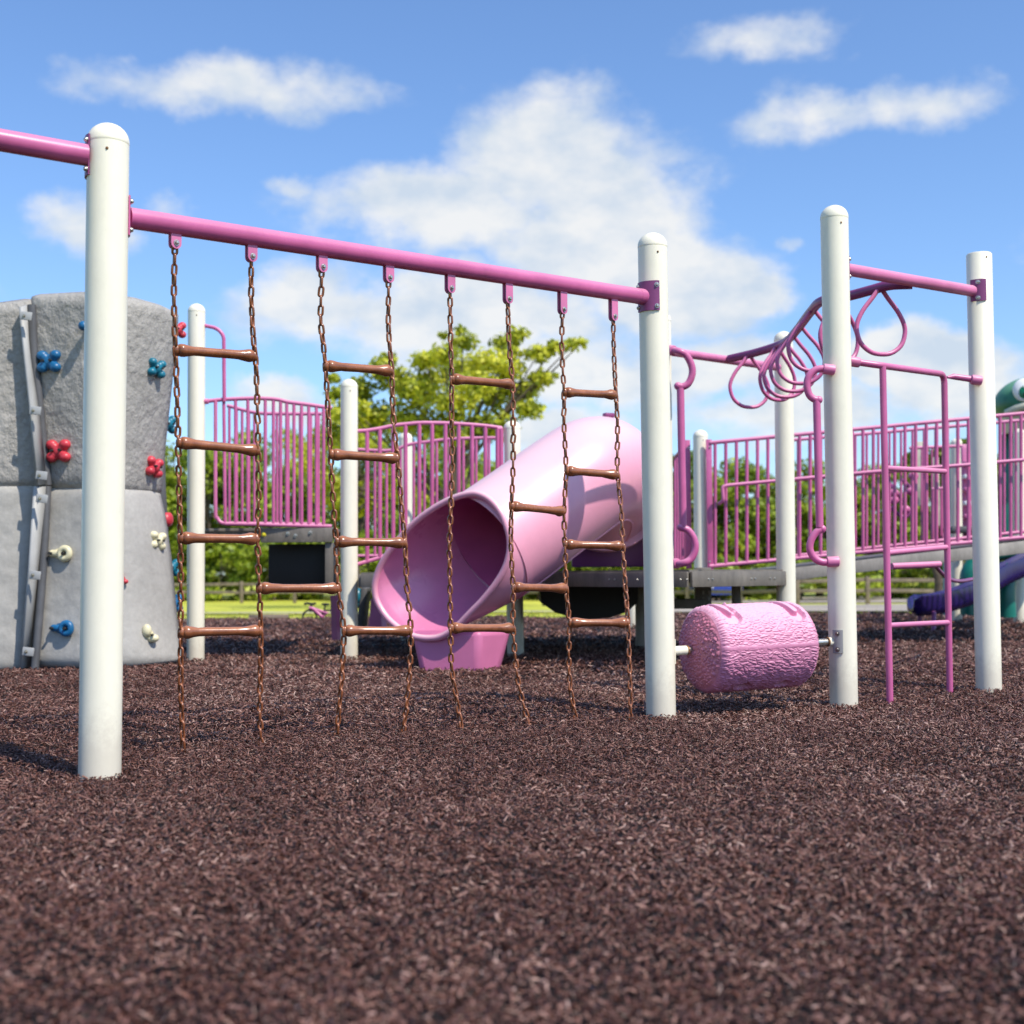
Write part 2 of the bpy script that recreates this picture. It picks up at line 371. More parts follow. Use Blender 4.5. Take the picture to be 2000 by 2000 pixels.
# sandy car park beyond the fence
def sheet(name, poly, material, dz, label, nx=24, ny=6):
    x0, x1, y0, y1 = poly; rows = []
    for i in range(ny + 1):
        yy = y0 + (y1 - y0) * i / ny
        rows.append([Vector((x0 + (x1 - x0) * j / nx, yy + .25 * math.sin(j * 1.7 + i), float(terrain(x0 + (x1 - x0) * j / nx, yy)) + dz)) for j in range(nx + 1)])
    o = MB().grid(rows).build(name, material, fix=False); return tag(o, label, kind='structure')
SAND = mat('sandy_gravel', (.42, .36, .29), .9, .12, .6, bump=.5, bscale=20, fine=.2)
sheet('gravel_path', (2.5, 60, 25, 44), SAND, .012, 'pale sandy track in front of the rail fence')
sheet('car_park', (2, 60, 58, 72), SAND, .012, 'pale car park beyond the rail fence')
sheet('footpath', (-40, 1.5, 26.5, 28), SAND, .012, 'thin pale footpath crossing the lawn')
# mulch bed
xs = np.concatenate([np.linspace(-14, -4, 30), np.linspace(-3.9, 3.9, 150), np.linspace(4, 14, 30)])
ys = np.concatenate([np.linspace(-3, .9, 12), np.linspace(1, 7, 160), np.linspace(7.1, 17.6, 90)])
X, Y = np.meshgrid(xs, ys); Y2 = Y + (Y > 17) * (.25 * np.sin(X * 1.3) + .15 * np.sin(X * 3.1 + 1)); Z = mulch_z(X, Y) - .012 - .10 * smooth(17.2, 17.6, Y)
me = bpy.data.meshes.new('mulch_bed'); nx = len(xs); vs = np.stack([X, Y2, Z], -1).reshape(-1, 3)
me.from_pydata(vs.tolist(), [], [(i * nx + j, i * nx + j + 1, (i + 1) * nx + j + 1, (i + 1) * nx + j) for i in range(len(ys) - 1) for j in range(nx - 1)])
me.polygons.foreach_set('use_smooth', [True] * len(me.polygons)); me.materials.append(MUD)
mo = bpy.data.objects.new('mulch_bed', me); COL.objects.link(mo); tag(mo, 'dark brown mulch bed under the play equipment', kind='structure')

def chipmat():
    m, nt, n, l = newmat('shredded_rubber')
    out = N(n, 'ShaderNodeOutputMaterial'); b = N(n, 'ShaderNodeBsdfPrincipled'); l.new(b.outputs[0], out.inputs[0])
    at = N(n, 'ShaderNodeAttribute', attribute_name='rnd'); cr = N(n, 'ShaderNodeValToRGB'); e = cr.color_ramp.elements
    e[0].position = 0; e[0].color = (.030, .011, .008, 1); e[1].position = 1; e[1].color = (.56, .38, .31, 1)
    for p, c in ((.26, (.105, .040, .027)), (.58, (.235, .108, .078)), (.80, (.40, .235, .185))):
        k = e.new(p); k.color = (*c, 1)
    l.new(at.outputs['Fac'], cr.inputs[0]); l.new(cr.outputs[0], b.inputs['Base Color'])
    b.inputs['Roughness'].default_value = .40; b.inputs['Specular IOR Level'].default_value = .5
    return m
def chips(bands):
    V = []; Fq = []; RN = []; off = 0
    for (y0, y1, dens, s) in bands:
        area = .56 * (y1 ** 2 - y0 ** 2) + 1.3 * (y1 - y0); cnt = int(area * dens)
        y = np.sqrt(rng.uniform(y0 ** 2, y1 ** 2, cnt)); x = rng.uniform(-1, 1, cnt) * (.56 * y + .65)
        L = rng.uniform(.010, .030, cnt) * s; W = rng.uniform(.0028, .0066, cnt) * s
        yaw = rng.uniform(0, 2 * PI, cnt); pit = rng.normal(0, .5, cnt); bend = rng.normal(0, .25, cnt) * L; roll = rng.uniform(0, PI, cnt)
        z = mulch_z(x, y) - .002 + rng.uniform(-.016, .013, cnt) * s ** .7
        d = np.stack([np.cos(yaw) * np.cos(pit), np.sin(yaw) * np.cos(pit), np.sin(pit)], -1)
        a = np.cross(d, [0, 0, 1.]); a /= np.linalg.norm(a, axis=1)[:, None]; b = np.cross(a, d)
        a2 = a * np.cos(roll)[:, None] + b * np.sin(roll)[:, None]; b2 = -a * np.sin(roll)[:, None] + b * np.cos(roll)[:, None]
        c = np.stack([x, y, z], -1); vs = np.empty((cnt, 9, 3))
        for k, t in enumerate((-.5, 0, .5)):
            o = c + d * (L * t)[:, None] + b2 * (bend * (1 - 4 * t * t) * .6)[:, None]; ww = W * (1.0 if k == 1 else .7)
            for j in range(3):
                an = 2 * PI * j / 3
                vs[:, k * 3 + j] = o + a2 * (ww * math.cos(an) * 1.5)[:, None] * .5 + b2 * (ww * math.sin(an))[:, None] * .45
        q = []
        for k in (0, 1):
            for j in range(3): q.append((k * 3 + j, k * 3 + (j + 1) % 3, k * 3 + 3 + (j + 1) % 3, k * 3 + 3 + j))
        q = np.array(q); base = (np.arange(cnt) * 9 + off)[:, None, None]
        Fq.append((q[None] + base).reshape(-1, 4)); V.append(vs.reshape(-1, 3)); off += cnt * 9
        pn = np.zeros(cnt)
        for i in range(12): pn += np.sin([2.2, 5, 11][i % 3] * (_k[i, 0] * x + _k[i, 1] * y) + _ph[(i + 5) % 24])
        RN.append(np.repeat(np.clip(rng.beta(1.5, 2.3, cnt) * (1 + .045 * pn), 0, 1), 9))
    V = np.concatenate(V); Fq = np.concatenate(Fq); RN = np.concatenate(RN)
    return V, Fq, RN
def rawmesh(name, V, Fq, RN, material):
    me = bpy.data.meshes.new(name); k = Fq.shape[1]
    me.vertices.add(len(V)); me.vertices.foreach_set('co', V.astype(np.float32).ravel())
    me.loops.add(Fq.size); me.loops.foreach_set('vertex_index', Fq.astype(np.int32).ravel())
    me.polygons.add(len(Fq)); me.polygons.foreach_set('loop_start', np.arange(0, Fq.size, k, dtype=np.int32))
    at = me.attributes.new('rnd', 'FLOAT', 'POINT'); at.data.foreach_set('value', RN.astype(np.float32))
    me.update(calc_edges=True); me.materials.append(material)
    o = bpy.data.objects.new(name, me); COL.objects.link(o); return o
V, Fq, RN = chips([(1.2, 3., 13500, .72), (3., 5., 12000, .74), (5., 7.5, 6200, 1.0), (7.5, 11, 2000, 1.5), (11, 17.3, 560, 2.3)])
co = rawmesh('mulch', V, Fq, RN, chipmat()); tag(co, 'loose dark brown shredded rubber mulch chips', 'mulch', kind='stuff')
# grass blades at the far edge of the mulch
cnt = 26000
x = rng.uniform(-10, 12, cnt); y = 17.3 + rng.exponential(2.2, cnt); z = terrain(x, y) - .04
h = rng.uniform(.03, .09, cnt); yaw = rng.uniform(0, PI, cnt); ww = rng.uniform(.006, .014, cnt)
lean = rng.normal(0, .03, (cnt, 2)); dd = np.stack([np.cos(yaw), np.sin(yaw)], -1) * ww[:, None]
V = np.empty((cnt, 3, 3)); V[:, 0] = np.stack([x - dd[:, 0], y - dd[:, 1], z], -1); V[:, 1] = np.stack([x + dd[:, 0], y + dd[:, 1], z], -1)
V[:, 2] = np.stack([x + lean[:, 0], y + lean[:, 1], z + h], -1)
gb = rawmesh('grass', V.reshape(-1, 3), np.arange(cnt * 3).reshape(-1, 3), np.repeat(rng.random(cnt), 3), GRASSB)
tag(gb, 'short bright grass blades along the far mulch edge', 'grass', kind='stuff')

# ------------------------------------------------------------------ posts
R = .0635
def post(key, base, top, label, cap='dome', r=R, sink=.15, seam=True, material=None, group='white play structure posts', ht=True):
    b = Vector(base); t = Vector(top); a = (t - b).normalized(); m = material or WHITE
    o = thing('support_post', (b.x, b.y, 0), label, 'post', group)
    b0 = b - a * sink
    if cap == 'dome':
        s = t - a * r * .95
        MB().lathe([(r, 0), (r, (s - b0).length)], b0, a, 40).build('shaft', m, o)
        pr = [(r * .985, -.003), (r * 1.012, .0), (r * 1.012, .006)] + [(r * 1.012 * math.cos(x), .006 + r * .93 * math.sin(x)) for x in [i * PI / 2 / 9 for i in range(1, 9)]] + [(.004, .006 + r * .935)]
        c = MB().lathe(pr, s + a * .002, a, 40).build('cap', m, o)
        MB().lathe([(r * .995, 0), (r * .995, .003)], s - a * .0005, a, 40).build('seam_ring', WPIPE, o)
    else:
        MB().lathe([(r, 0), (r, (t - b0).length - .006), (r * .93, (t - b0).length), (.01, (t - b0).length + .001)], b0, a, 40).build('shaft', m, o)
        s = t
    if seam:
        d = Vector((.25, -1, 0)).normalized(); bolt(o, s - a * .03 + d * r, d, .0035, RUST)
    return o
def zat(Y, py, px): return P(px, py, Y)
YA, YB, YC, YD = 4.03, 5.6, 6.0, 6.68
A0 = G(195, 1501); YA = A0.y
def column(px0, py0, px1, py1, Y=None):
    b = G(px0, py0)
    if Y is not None: b = P(px0, py0, Y); b.z = 0
    return b, P(px1, py1, b.y)
Ab, At = column(195, 1500, 212, 246, 4.03)
Bb, Bt = column(1291, 1395, 1274, 458, 5.6)
Cb, Ct = column(1648, 1367, 1629, 404, 6.0)
Db, Dt = column(1931, 1338, 1912, 496, 6.68)
post('A', Ab, At, 'tall thick white post in the left foreground holding the chain net beam')
post('B', Bb, Bt, 'white domed post at the right end of the chain net beam')
post('C', Cb, Ct, 'white domed post right of the pink log roller')
post('D', Db, Dt, 'flat topped white post right of the pink ladder', cap='flat')
Eb, Et = column(382, 1291, 384, 595, 9.6)
Fb, Ft = column(682, 1271, 682, 742, 9.7)
Hb, Ht = column(1007, 1274, 1000, 823, 9.9)
Gb, Gt = column(795, 1245, 792, 846, 12.)
Ib, It = column(1371, 1250, 1368, 841, 11.3)
Jb, Jt = column(1537, 1290, 1530, 649, 8.8)
B2b, B2t = column(1297, 1300, 1290, 610, 7.9)
post('E', Eb, Et, 'white domed post just right of the grey climbing wall')
post('F', Fb, Ft, 'white domed post between the two low guard rails, left of the tube slide')
post('H', Hb, Ht, 'shaded white post standing behind the tube slide mouth')
post('G', Gb, Gt, 'short white post seen behind the curved guard rail')
post('I', Ib, It, 'short white domed post at the left end of the ramp railing')
post('J', Jb, Jt, 'white domed post behind the ring ladder, left of the pole with the bracket')
post('B2', B2b, B2t, 'white post half hidden directly behind the right beam post')
for px, pb, pt, Y, lb in ((1868, 1218, 857, 14.8, 'distant white post behind the ramp railing beside the pink steps'), (1991, 1217, 838, 14.6, 'distant white post at the right edge under the frog head'), (1236, 1222, 1140, 14.0, 'short white post far under the deck')):
    b, t = column(px, pb, px, pt, Y); post('x', b, t, lb, seam=False)
b, t = column(1853, 1218, 1853, 860, 15.5); o = post('x', b, t, 'distant pale teal post behind the ramp railing', seam=False, material=TEALP, group=None)

def onpost(b, t, z):
    k = (z - b.z) / (t.z - b.z); return b.lerp(t, k)
# ------------------------------------------------------------------ brackets and beams
def arcplate(parent, name, c, axis, facing, r, hgt, half, th, material, bolts=True, br=.0075, bx=.8, by=.36):
    "curved plate hugging a post, facing a direction"
    f = Vector(facing); f.z = 0; f.normalize(); s = Vector((-f.y, f.x, 0)); a = Vector(axis).normalized()
    mb = MB(); K = 12; rows = []
    sec = []
    for z in (-hgt / 2, hgt / 2):
        for rr in (r + .0015, r + th):
            sec.append([c + (f * math.cos(x) + s * math.sin(x)) * rr + a * z for x in [half * (2 * i / K - 1) for i in range(K + 1)]])
    R4 = [[sec[0][i], sec[1][i], sec[3][i], sec[2][i]] for i in range(K + 1)]
    mb.rings(R4)
    o = mb.build(name, material, parent, angle=30)
    if bolts:
        for sx in (-1, 1):
            for sz in (-1, 1):
                x = half * bx * sx; d = f * math.cos(x) + s * math.sin(x)
                bolt(o, c + d * (r + th) + a * sz * hgt * by, d, br)
    return o
bA = onpost(Ab, At, P(209, 419, 4.03).z); bB = onpost(Bb, Bt, P(1270, 583, 5.6).z)
bd = (bB - bA).normalized()
beam = thing('overhead_beam', (bA + bB) / 2, 'long pink tube beam carrying the chain net', 'beam')
s0, s1 = bA + bd * (R + .004), bB - bd * (R + .004)
RB = .0335
MB().tube([s0.lerp(s1, i / 12) for i in range(13)], RB, 32).build('tube', PINK, beam)
arcplate(beam, 'bracket', bA, At - Ab, bd, R, .125, .62, .006, PINK)
arcplate(beam, 'bracket', bB, Bt - Bb, -bd + Vector((.0, -.55, 0)), R, .128, .85, .006, PINKD)
MB().tube([s1 - bd * .03, s1 + bd * .01], RB * 1.02, 32).build('weld_collar', PINK, beam)
# second beam leaving the left post towards the viewer
c2 = onpost(Ab, At, 1.895); d2 = Vector((-.82, -.57, 0)).normalized()
bm2 = thing('overhead_beam', c2 + d2 * .6, 'pink beam leaving the left foreground post at its top', 'beam')
MB().tube([c2 + d2 * (R + .004), c2 + d2 * 1.6], RB, 32).build('tube', PINK, bm2)
arcplate(bm2, 'bracket', c2, At - Ab, Vector((-.9, -.12, 0)), R, .128, .75, .006, PINKD)

# ------------------------------------------------------------------ chain net
K1 = 2000 / 1932
chains = [
 [(330,460),(328,560),(331,660),(334,750),(336,835),(338,930),(340,1015),(341,1100),(341,1193),(341,1300),(345,1410)],
 [(474,485),(474,560),(478,640),(482,672),(485,750),(487,850),(488,940),(486,1017),(489,1110),(492,1190),(491,1280),(490,1330),(492,1400)],
 [(607,505),(605,600),(610,650),(614,690),(618,760),(624,857),(628,940),(634,1022),(638,1110),(648,1190),(645,1270),(635,1390)],
 [(733,525),(733,620),(739,700),(742,790),(750,865),(757,950),(764,1024),(768,1110),(775,1190),(771,1290),(760,1385)],
 [(849,545),(850,640),(852,715),(852,800),(853,870),(851,950),(848,1030),(849,1110),(850,1185),(852,1260),(860,1310),(871,1375)],
 [(958,565),(960,640),(967,725),(968,800),(968,880),(965,955),(964,1030),(968,1108),(968,1185),(975,1270),(985,1320),(998,1365)],
 [(1061,585),(1060,660),(1064,740),(1064,800),(1068,888),(1064,965),(1066,1027),(1068,1110),(1074,1175),(1073,1230),(1075,1290),(1086,1355)],
 [(1157,598),(1158,660),(1162,745),(1165,800),(1165,888),(1172,960),(1175,1030),(1180,1110),(1185,1175),(1187,1240),(1190,1355)]]
rungs = [(0,1,658,673),(0,1,832,850),(0,1,1015,1017),(0,1,1193,1190),(1,2,1112,1112),(2,3,690,704),(2,3,855,865),(2,3,1019,1024),(2,3,1190,1186),
 (4,5,716,726),(4,5,1186,1184),(5,6,957,967),(5,6,1109,1111),(6,7,738,746),(6,7,887,893),(6,7,1027,1031),(6,7,1172,1173)]
def beamY(px):
    lo, hi = 0., 1.
    for _ in range(40):
        m = (lo + hi) / 2; p = bA.lerp(bB, m); q = 1000 + F * (p - CAM).dot(rt) / (p - CAM).dot(fw)
        if q < px: lo = m
        else: hi = m
    return bA.lerp(bB, lo).y
net = thing('chain_net', bA.lerp(bB, .5) * 1, 'climbing net of eight brown vinyl chains joined by rungs', 'climbing net'); net.location.z = 0
paths = []
for ch in chains:
    pp = [(a * K1, b * K1) for a, b in ch]
    yt = beamY(pp[0][0]); yb = G(*pp[-1]).y
    t0, t1 = pp[0][1], pp[-1][1]
    pts = [P(a, b, yt + (yb - yt) * (b - t0) / (t1 - t0)) for a, b in pp]
    last = pts[-1] - (pts[-2] - pts[-1]).normalized() * .05
    pts.append(Vector((last.x, last.y, -.04)) if False else last)
    paths.append(pts)
def resample(pts, step):
    c = catmull(pts, 10); out = [c[0]]; acc = 0; need = step
    for a, b in zip(c, c[1:]):
        d = (b - a).length
        while acc + d >= need:
            out.append(a.lerp(b, (need - acc) / d)); need += step
        acc += d
    return out
def link_mesh(L=.0425, W=.0240, r=.0045, S=22, n=8):
    "one chain link around the origin along z, flat in xz"
    hl = L / 2 - W / 2; rr = W / 2 - r; pts = []
    for i in range(S):
        a = 2 * PI * i / S; pts.append(Vector((rr * math.cos(a), 0, rr * math.sin(a) + (hl if math.sin(a) > 1e-6 else -hl if math.sin(a) < -1e-6 else 0))))
    return MB().tube(pts, r, n, closed=True)
LK = link_mesh()
for ci, pts in enumerate(paths):
    rs = resample(pts, .0330); mb = MB(); ph = random.uniform(.3, 1.0); tw = random.uniform(-.06, .06)
    for i in range(len(rs) - 1):
        a, b = rs[i], rs[i + 1]; d = (a - b).normalized(); q = Vector((0, 0, 1)).rotation_difference(d)
        twist = ph + tw * i + random.gauss(0, .12) + 1.3 * math.sin(i * .11 + ci * 1.9) * .6 + (PI / 2 if i % 2 else 0)
        m = q.to_matrix() @ Matrix.Rotation(twist, 3, 'Z') @ Matrix.Rotation(random.gauss(0, .06), 3, 'Y')
        c = (a + b) / 2
        mb.add([m @ v + c for v in LK.v], LK.f)
    mb.build('chain', BRONZE, net, angle=60, fix=False)
def pt_at(ci, py):
    py *= K1; c = catmull(paths[ci], 10); best = None
    for p in c:
        d = p - CAM; y = 1000 - F * d.dot(up) / d.dot(fw)
        if best is None or abs(y - py) < best[0]: best = (abs(y - py), p)
    return best[1]
for i, (a, b, ya, yb) in enumerate(rungs):
    p, q = pt_at(a, ya), pt_at(b, yb); d = (q - p); Lr = d.length; e = .006
    r = .0158
    pr = [(.004, e), (.012, e + .001), (.0200, e + .006), (.0222, e + .014), (.0215, e + .024), (.0185, e + .036), (r, e + .055), (r * .97, Lr * .3), (r * .94, Lr * .5), (r * .97, Lr * .7),
          (r, Lr - e - .055), (.0185, Lr - e - .036), (.0215, Lr - e - .024), (.0222, Lr - e - .014), (.0200, Lr - e - .006), (.012, Lr - e - .001), (.004, Lr - e)]
    mb = MB().lathe(pr, p, d, 20)
    for v in mb.v:
        k = noise.noise(v * 90) * .0016 + noise.noise(v * 25) * .001; v += Vector((k, k * .3, k))
    for c, s in ((p, 1), (q, -1)):   # moulded lump gripping the chain link
        mb.ball(c + d.normalized() * s * .004, .0125, 10, sc=(1, 1, 1.5))
    mb.build('rung', BRONZE, net, angle=60, fix=False)
# hanger tabs on the beam
for ci, ch in enumerate(chains):
    px, py = ch[0][0] * K1, ch[0][1] * K1; Yh = beamY(px); p = P(px, py, Yh)
    k = (p.x - bA.x) / (bB.x - bA.x); ctr = bA.lerp(bB, k); n_ = Vector((bd.y, -bd.x, 0)).normalized()   # towards the viewer
    zt = ctr.z - RB * .8; zb = p.z - .016; w2 = .0175; u = Vector((bd.x, bd.y, 0)).normalized(); c0 = Vector((ctr.x, ctr.y, 0)); c0 = Vector((p.x, p.y, 0))
    c0 = Vector((ctr.x, ctr.y, 0))
    prof = [(-w2, zt), (w2, zt)] + [(w2 * math.cos(a), zb + w2 * .9 - w2 * math.sin(a)) for a in [PI * i / 8 for i in range(9)]]
    vs = [c0 + u * a + Vector((0, 0, z)) + n_ * s for s in (-.0115, -.0065, .0065, .0115) for a, z in prof]; m = len(prof)
    mb = MB(); 
    for o_ in (0, 2 * m):
        mb.add(vs[o_:o_ + 2 * m], [tuple(reversed(range(m))), tuple(range(m, 2 * m))] + [(i, (i + 1) % m, m + (i + 1) % m, m + i) for i in range(m)])
    tb = mb.build('hanger_tab', PINKL, beam, angle=30)
    bc = c0 + Vector((0, 0, zb + w2 * 1.0)); bolt(tb, bc + n_ * .0115, n_, .0075)
    MB().tube([bc - n_ * .011, bc + n_ * .011], .004, 8).build('bolt', STEEL, tb)

# ------------------------------------------------------------------ beam between posts C and D, ring ladder
bC = onpost(Cb, Ct, 1.99); bD = onpost(Db, Dt, P(1912, 571, 6.68).z); bC.z = P(1660, 525, 6.03).z
cdv = (bD - bC).normalized()
b2 = thing('overhead_beam', (bC + bD) / 2, 'short pink beam between the two right hand white posts', 'beam')
MB().tube([bC + cdv * (R + .003), bD - cdv * (R + .003)], .029, 28).build('tube', PINKL, b2)
arcplate(b2, 'bracket', bD, Dt - Db, -cdv + Vector((.12, -.75, 0)), R, .112, .60, .005, PINKD, bx=.05)
arcplate(b2, 'bracket', bC, Ct - Cb, cdv, R, .112, .60, .005, PINKD)
xb = onpost(B2b, B2t, 1.95); xj = onpost(Jb, Jt, P(1530, 719, 8.8).z); xb.z = P(1300, 684, 7.9).z; xv = (xj - xb).normalized()
rl = thing('ring_ladder', (1.6, 7.6, 0), 'curved pink overhead ladder hung with teardrop rings', 'overhead ladder')
MB().tube([xb + xv * (R + .002), xj - xv * (R + .002)], .026, 24).build('crossbar', PINKL, rl)
pj = bC.lerp(bD, .52)
curve = [P(1424, 701, 8.32), P(1475, 689, 8.16), P(1522, 674, 7.98), P(1541, 662, 7.8), P(1560, 640, 7.55), P(1585, 607, 7.05), P(1606, 588, 6.80), P(1658, 578, 6.62), P(1700, 567, 6.50), P(1738, 557, 6.42), pj + Vector((0, .03, -.008))]
cc_ = catmull(curve, 8)
MB().tube(cc_, .0255, 20).build('curved_beam', PINKD, rl)
# rings perpendicular to the beam
tot = sum((b - a).length for a, b in zip(cc_, cc_[1:]))
def along(s):
    acc = 0
    for a, b in zip(cc_, cc_[1:]):
        d = (b - a).length
        if acc + d >= s: return a.lerp(b, (s - acc) / d), (b - a).normalized()
        acc += d
    return cc_[-1], (cc_[-1] - cc_[-2]).normalized()
NR = 8
ringpx = [1462, 1516, 1533, 1547, 1564, 1588, 1640, 1717]
def bypx(px):
    acc = 0; best = None
    for a, b in zip(cc_, cc_[1:]):
        d = a - CAM; q = 1000 + F * d.dot(rt) / d.dot(fw)
        if best is None or abs(q - px) < best[0]: best = (abs(q - px), acc)
        acc += (b - a).length
    return best[1]
for i in range(NR):
    s = bypx(ringpx[i]); c, t = along(s); t.z = 0; t.normalize()
    side = Vector((t.y, -t.x, 0)) 
    if side.x < 0: side = -side
    view = Vector((c.x, c.y, 0)).normalized()
    if i in (0, NR - 1): side = (side * .55 + Vector((view.y, -view.x, 0)) * .45).normalized()
    pr = [(.012, -.012), (.045, -.055), (.095, -.115), (.128, -.175), (.134, -.225), (.112, -.285), (.06, -.325), (0, -.335)]
    pts = [c + side * x + Vector((0, 0, z)) for x, z in pr]; pts += [c - side * x + Vector((0, 0, z)) for x, z in reversed(pr[:-1])]
    MB().tube(catmull(pts, 6), .0115, 14).build('ring', PINK, rl)

# ------------------------------------------------------------------ poles with bent handles
def clamp(parent, p, d, r=.024, L=.055, m=None):
    d = Vector(d).normalized()
    return MB().lathe([(r * .8, 0), (r, .003), (r * 1.05, .01), (r * 1.05, L - .008), (r, L - .002), (r * .8, L)], p, d, 20).build('clamp', m or PINKL, parent)
def grabpole(label, Yp, clampT, arcT, poleT, poleB, arcB, clampB, rad):
    p0 = P(*clampT, Yp[0]); q0 = P(*clampB, Yp[0])
    o = thing('grab_pole', (P(*poleB, Yp[1]).x, Yp[1], 0), label, 'pole', 'bent pink grab poles on the posts')
    a = [p0] + [P(x, y, Yp[1]) for x, y in arcT]; b = [P(x, y, Yp[1]) for x, y in arcB] + [q0]
    MB().tube(catmull(a, 8), rad, 16).ball(a[-1], rad * 1.12, 12).build('upper_bend', PINK, o)
    MB().tube(catmull(b, 8), rad, 16).ball(b[0], rad * 1.12, 12).build('lower_bend', PINK, o)
    MB().tube([P(*poleT, Yp[1]), P(*poleB, Yp[1])], rad * 1.05, 18).build('pole', PINK, o)
    dr = (a[1] - a[0]); clamp(o, p0 - dr.normalized() * .02, dr, rad * 1.4)
    dr = (b[-2] - b[-1]); clamp(o, q0 - dr.normalized() * .02, dr, rad * 1.4)
    return o
grabpole('pink vertical pole with bent ends bulging right, behind the beam post', (7.82, 7.76), (1309, 684), [(1325, 686), (1340, 694), (1350, 712), (1352, 730), (1345, 748), (1334, 755), (1324, 754)], (1329, 758), (1334, 1028),
         [(1330, 1030), (1344, 1036), (1355, 1052), (1358, 1072), (1350, 1091), (1335, 1100)], (1316, 1101), .0215)
grabpole('pink vertical pole with bent ends bulging left, beside the log roller', (5.93, 5.93), (1622, 722), [(1607, 720), (1592, 723), (1580, 735), (1576, 752), (1580, 770), (1589, 779), (1599, 781)], (1595, 783), (1601, 1030),
         [(1606, 1033), (1594, 1040), (1584, 1056), (1582, 1074), (1591, 1090), (1607, 1098)], (1630, 1097), .0165)

# ------------------------------------------------------------------ pink ladder and the stub bar
YL, YR = 6.17, 6.53
lad = thing('ladder', G(1798, 1354), 'pink tube ladder standing between the two right white posts', 'ladder')
Lb = G(1738, 1366); Rb = G(1855, 1348); YL, YR = Lb.y, Rb.y
Lt = P(1724, 716, YL); Rt = P(1844, 731, YR); lean = Vector((0, 0, -.08))
MB().tube([Lt, Lb + lean], .0158, 18).build('rail', PINK, lad)
cst = P(1664, 706, 6.08)
MB().tube(fillet([cst, P(1712, 713, YL - .01), Lt + Vector((0, 0, .004)), Rt, Rb + lean], .05), .0158, 18).build('rail', PINK, lad)
clamp(lad, P(1657, 705, 6.06), (P(1712, 713, YL) - cst), .023)
def lx(y, s): 
    a, b = (Lt, Lb) if s == 0 else (Rt, Rb); best = None
    for i in range(401):
        p = a.lerp(b, i / 400); d = p - CAM; yy = 1000 - F * d.dot(up) / d.dot(fw)
        if best is None or abs(yy - y) < best[0]: best = (abs(yy - y), p)
    return best[1]
for ya, yb in ((915, 921), (1079, 1069), (1222, 1215)):
    a, b = lx(ya, 0), lx(yb, 1); MB().tube([a, b], .0128, 14).build('rung', PINKL, lad)
st = thing('grab_bar', P(1880, 740, 6.6), 'short pink stub bar clamped to the flat topped post', 'bar')
MB().tube([P(1850, 737, 6.6), P(1862, 735.5, 6.62), P(1900, 741, 6.62)], [.006, .0155, .0165], 16).build('bar', PINK, st)
clamp(st, P(1896, 741, 6.615), P(1920, 744, 6.6) - P(1896, 741, 6.6), .024)
# looped hand hold behind the ladder
lp = thing('loop_handle', P(1790, 1110, 7.4), 'pink bar and looped handle low behind the ladder', 'handle')
MB().tube([P(1742, 1106, 7.3), P(1836, 1102, 7.4)], .018, 14).build('bar', PINKL, lp)
MB().tube(catmull([P(1826, 1104, 7.45), P(1838, 1118, 7.6), P(1852, 1130, 7.9), P(1870, 1135, 8.2), P(1890, 1133, 8.5), P(1908, 1127, 8.9), P(1915, 1110, 9.2)], 6), .012, 12).build('loop', PINKD, lp)

# ------------------------------------------------------------------ log roller
aL = onpost(Bb, Bt, P(1300, 1273, 5.6).z); aR = onpost(Cb, Ct, P(1640, 1253, 5.95).z)
ax = (aR - aL).normalized(); LT = (aR - aL).length
def ax_at(px):
    lo, hi = 0., 1.
    for _ in range(40):
        m = (lo + hi) / 2; p = aL.lerp(aR, m); q = 1000 + F * (p - CAM).dot(rt) / (p - CAM).dot(fw)
        if q < px: lo = m
        else: hi = m
    return aL.lerp(aR, lo)
l0, l1 = ax_at(1367), ax_at(1553); LL = (l1 - l0).length; RR = .187
roller = thing('log_roller', ((l0 + l1) / 2).xy.to_3d(), 'pink log shaped roller with bark texture on an axle between two posts', 'log roller')
e1 = Vector((0, 0, 1)); e1 = (e1 - ax * e1.dot(ax)).normalized(); e2 = ax.cross(e1)
if e2.y > 0: e2 = -e2      # towards the viewer
def pill(s, ph, s0, p0, p1, wd):
    "distance inside a pill shaped band running round the log"
    q = min(max(ph, p0), p1); return math.hypot(s - s0 - .03 * (q - .4), (ph - q) * RR) - wd
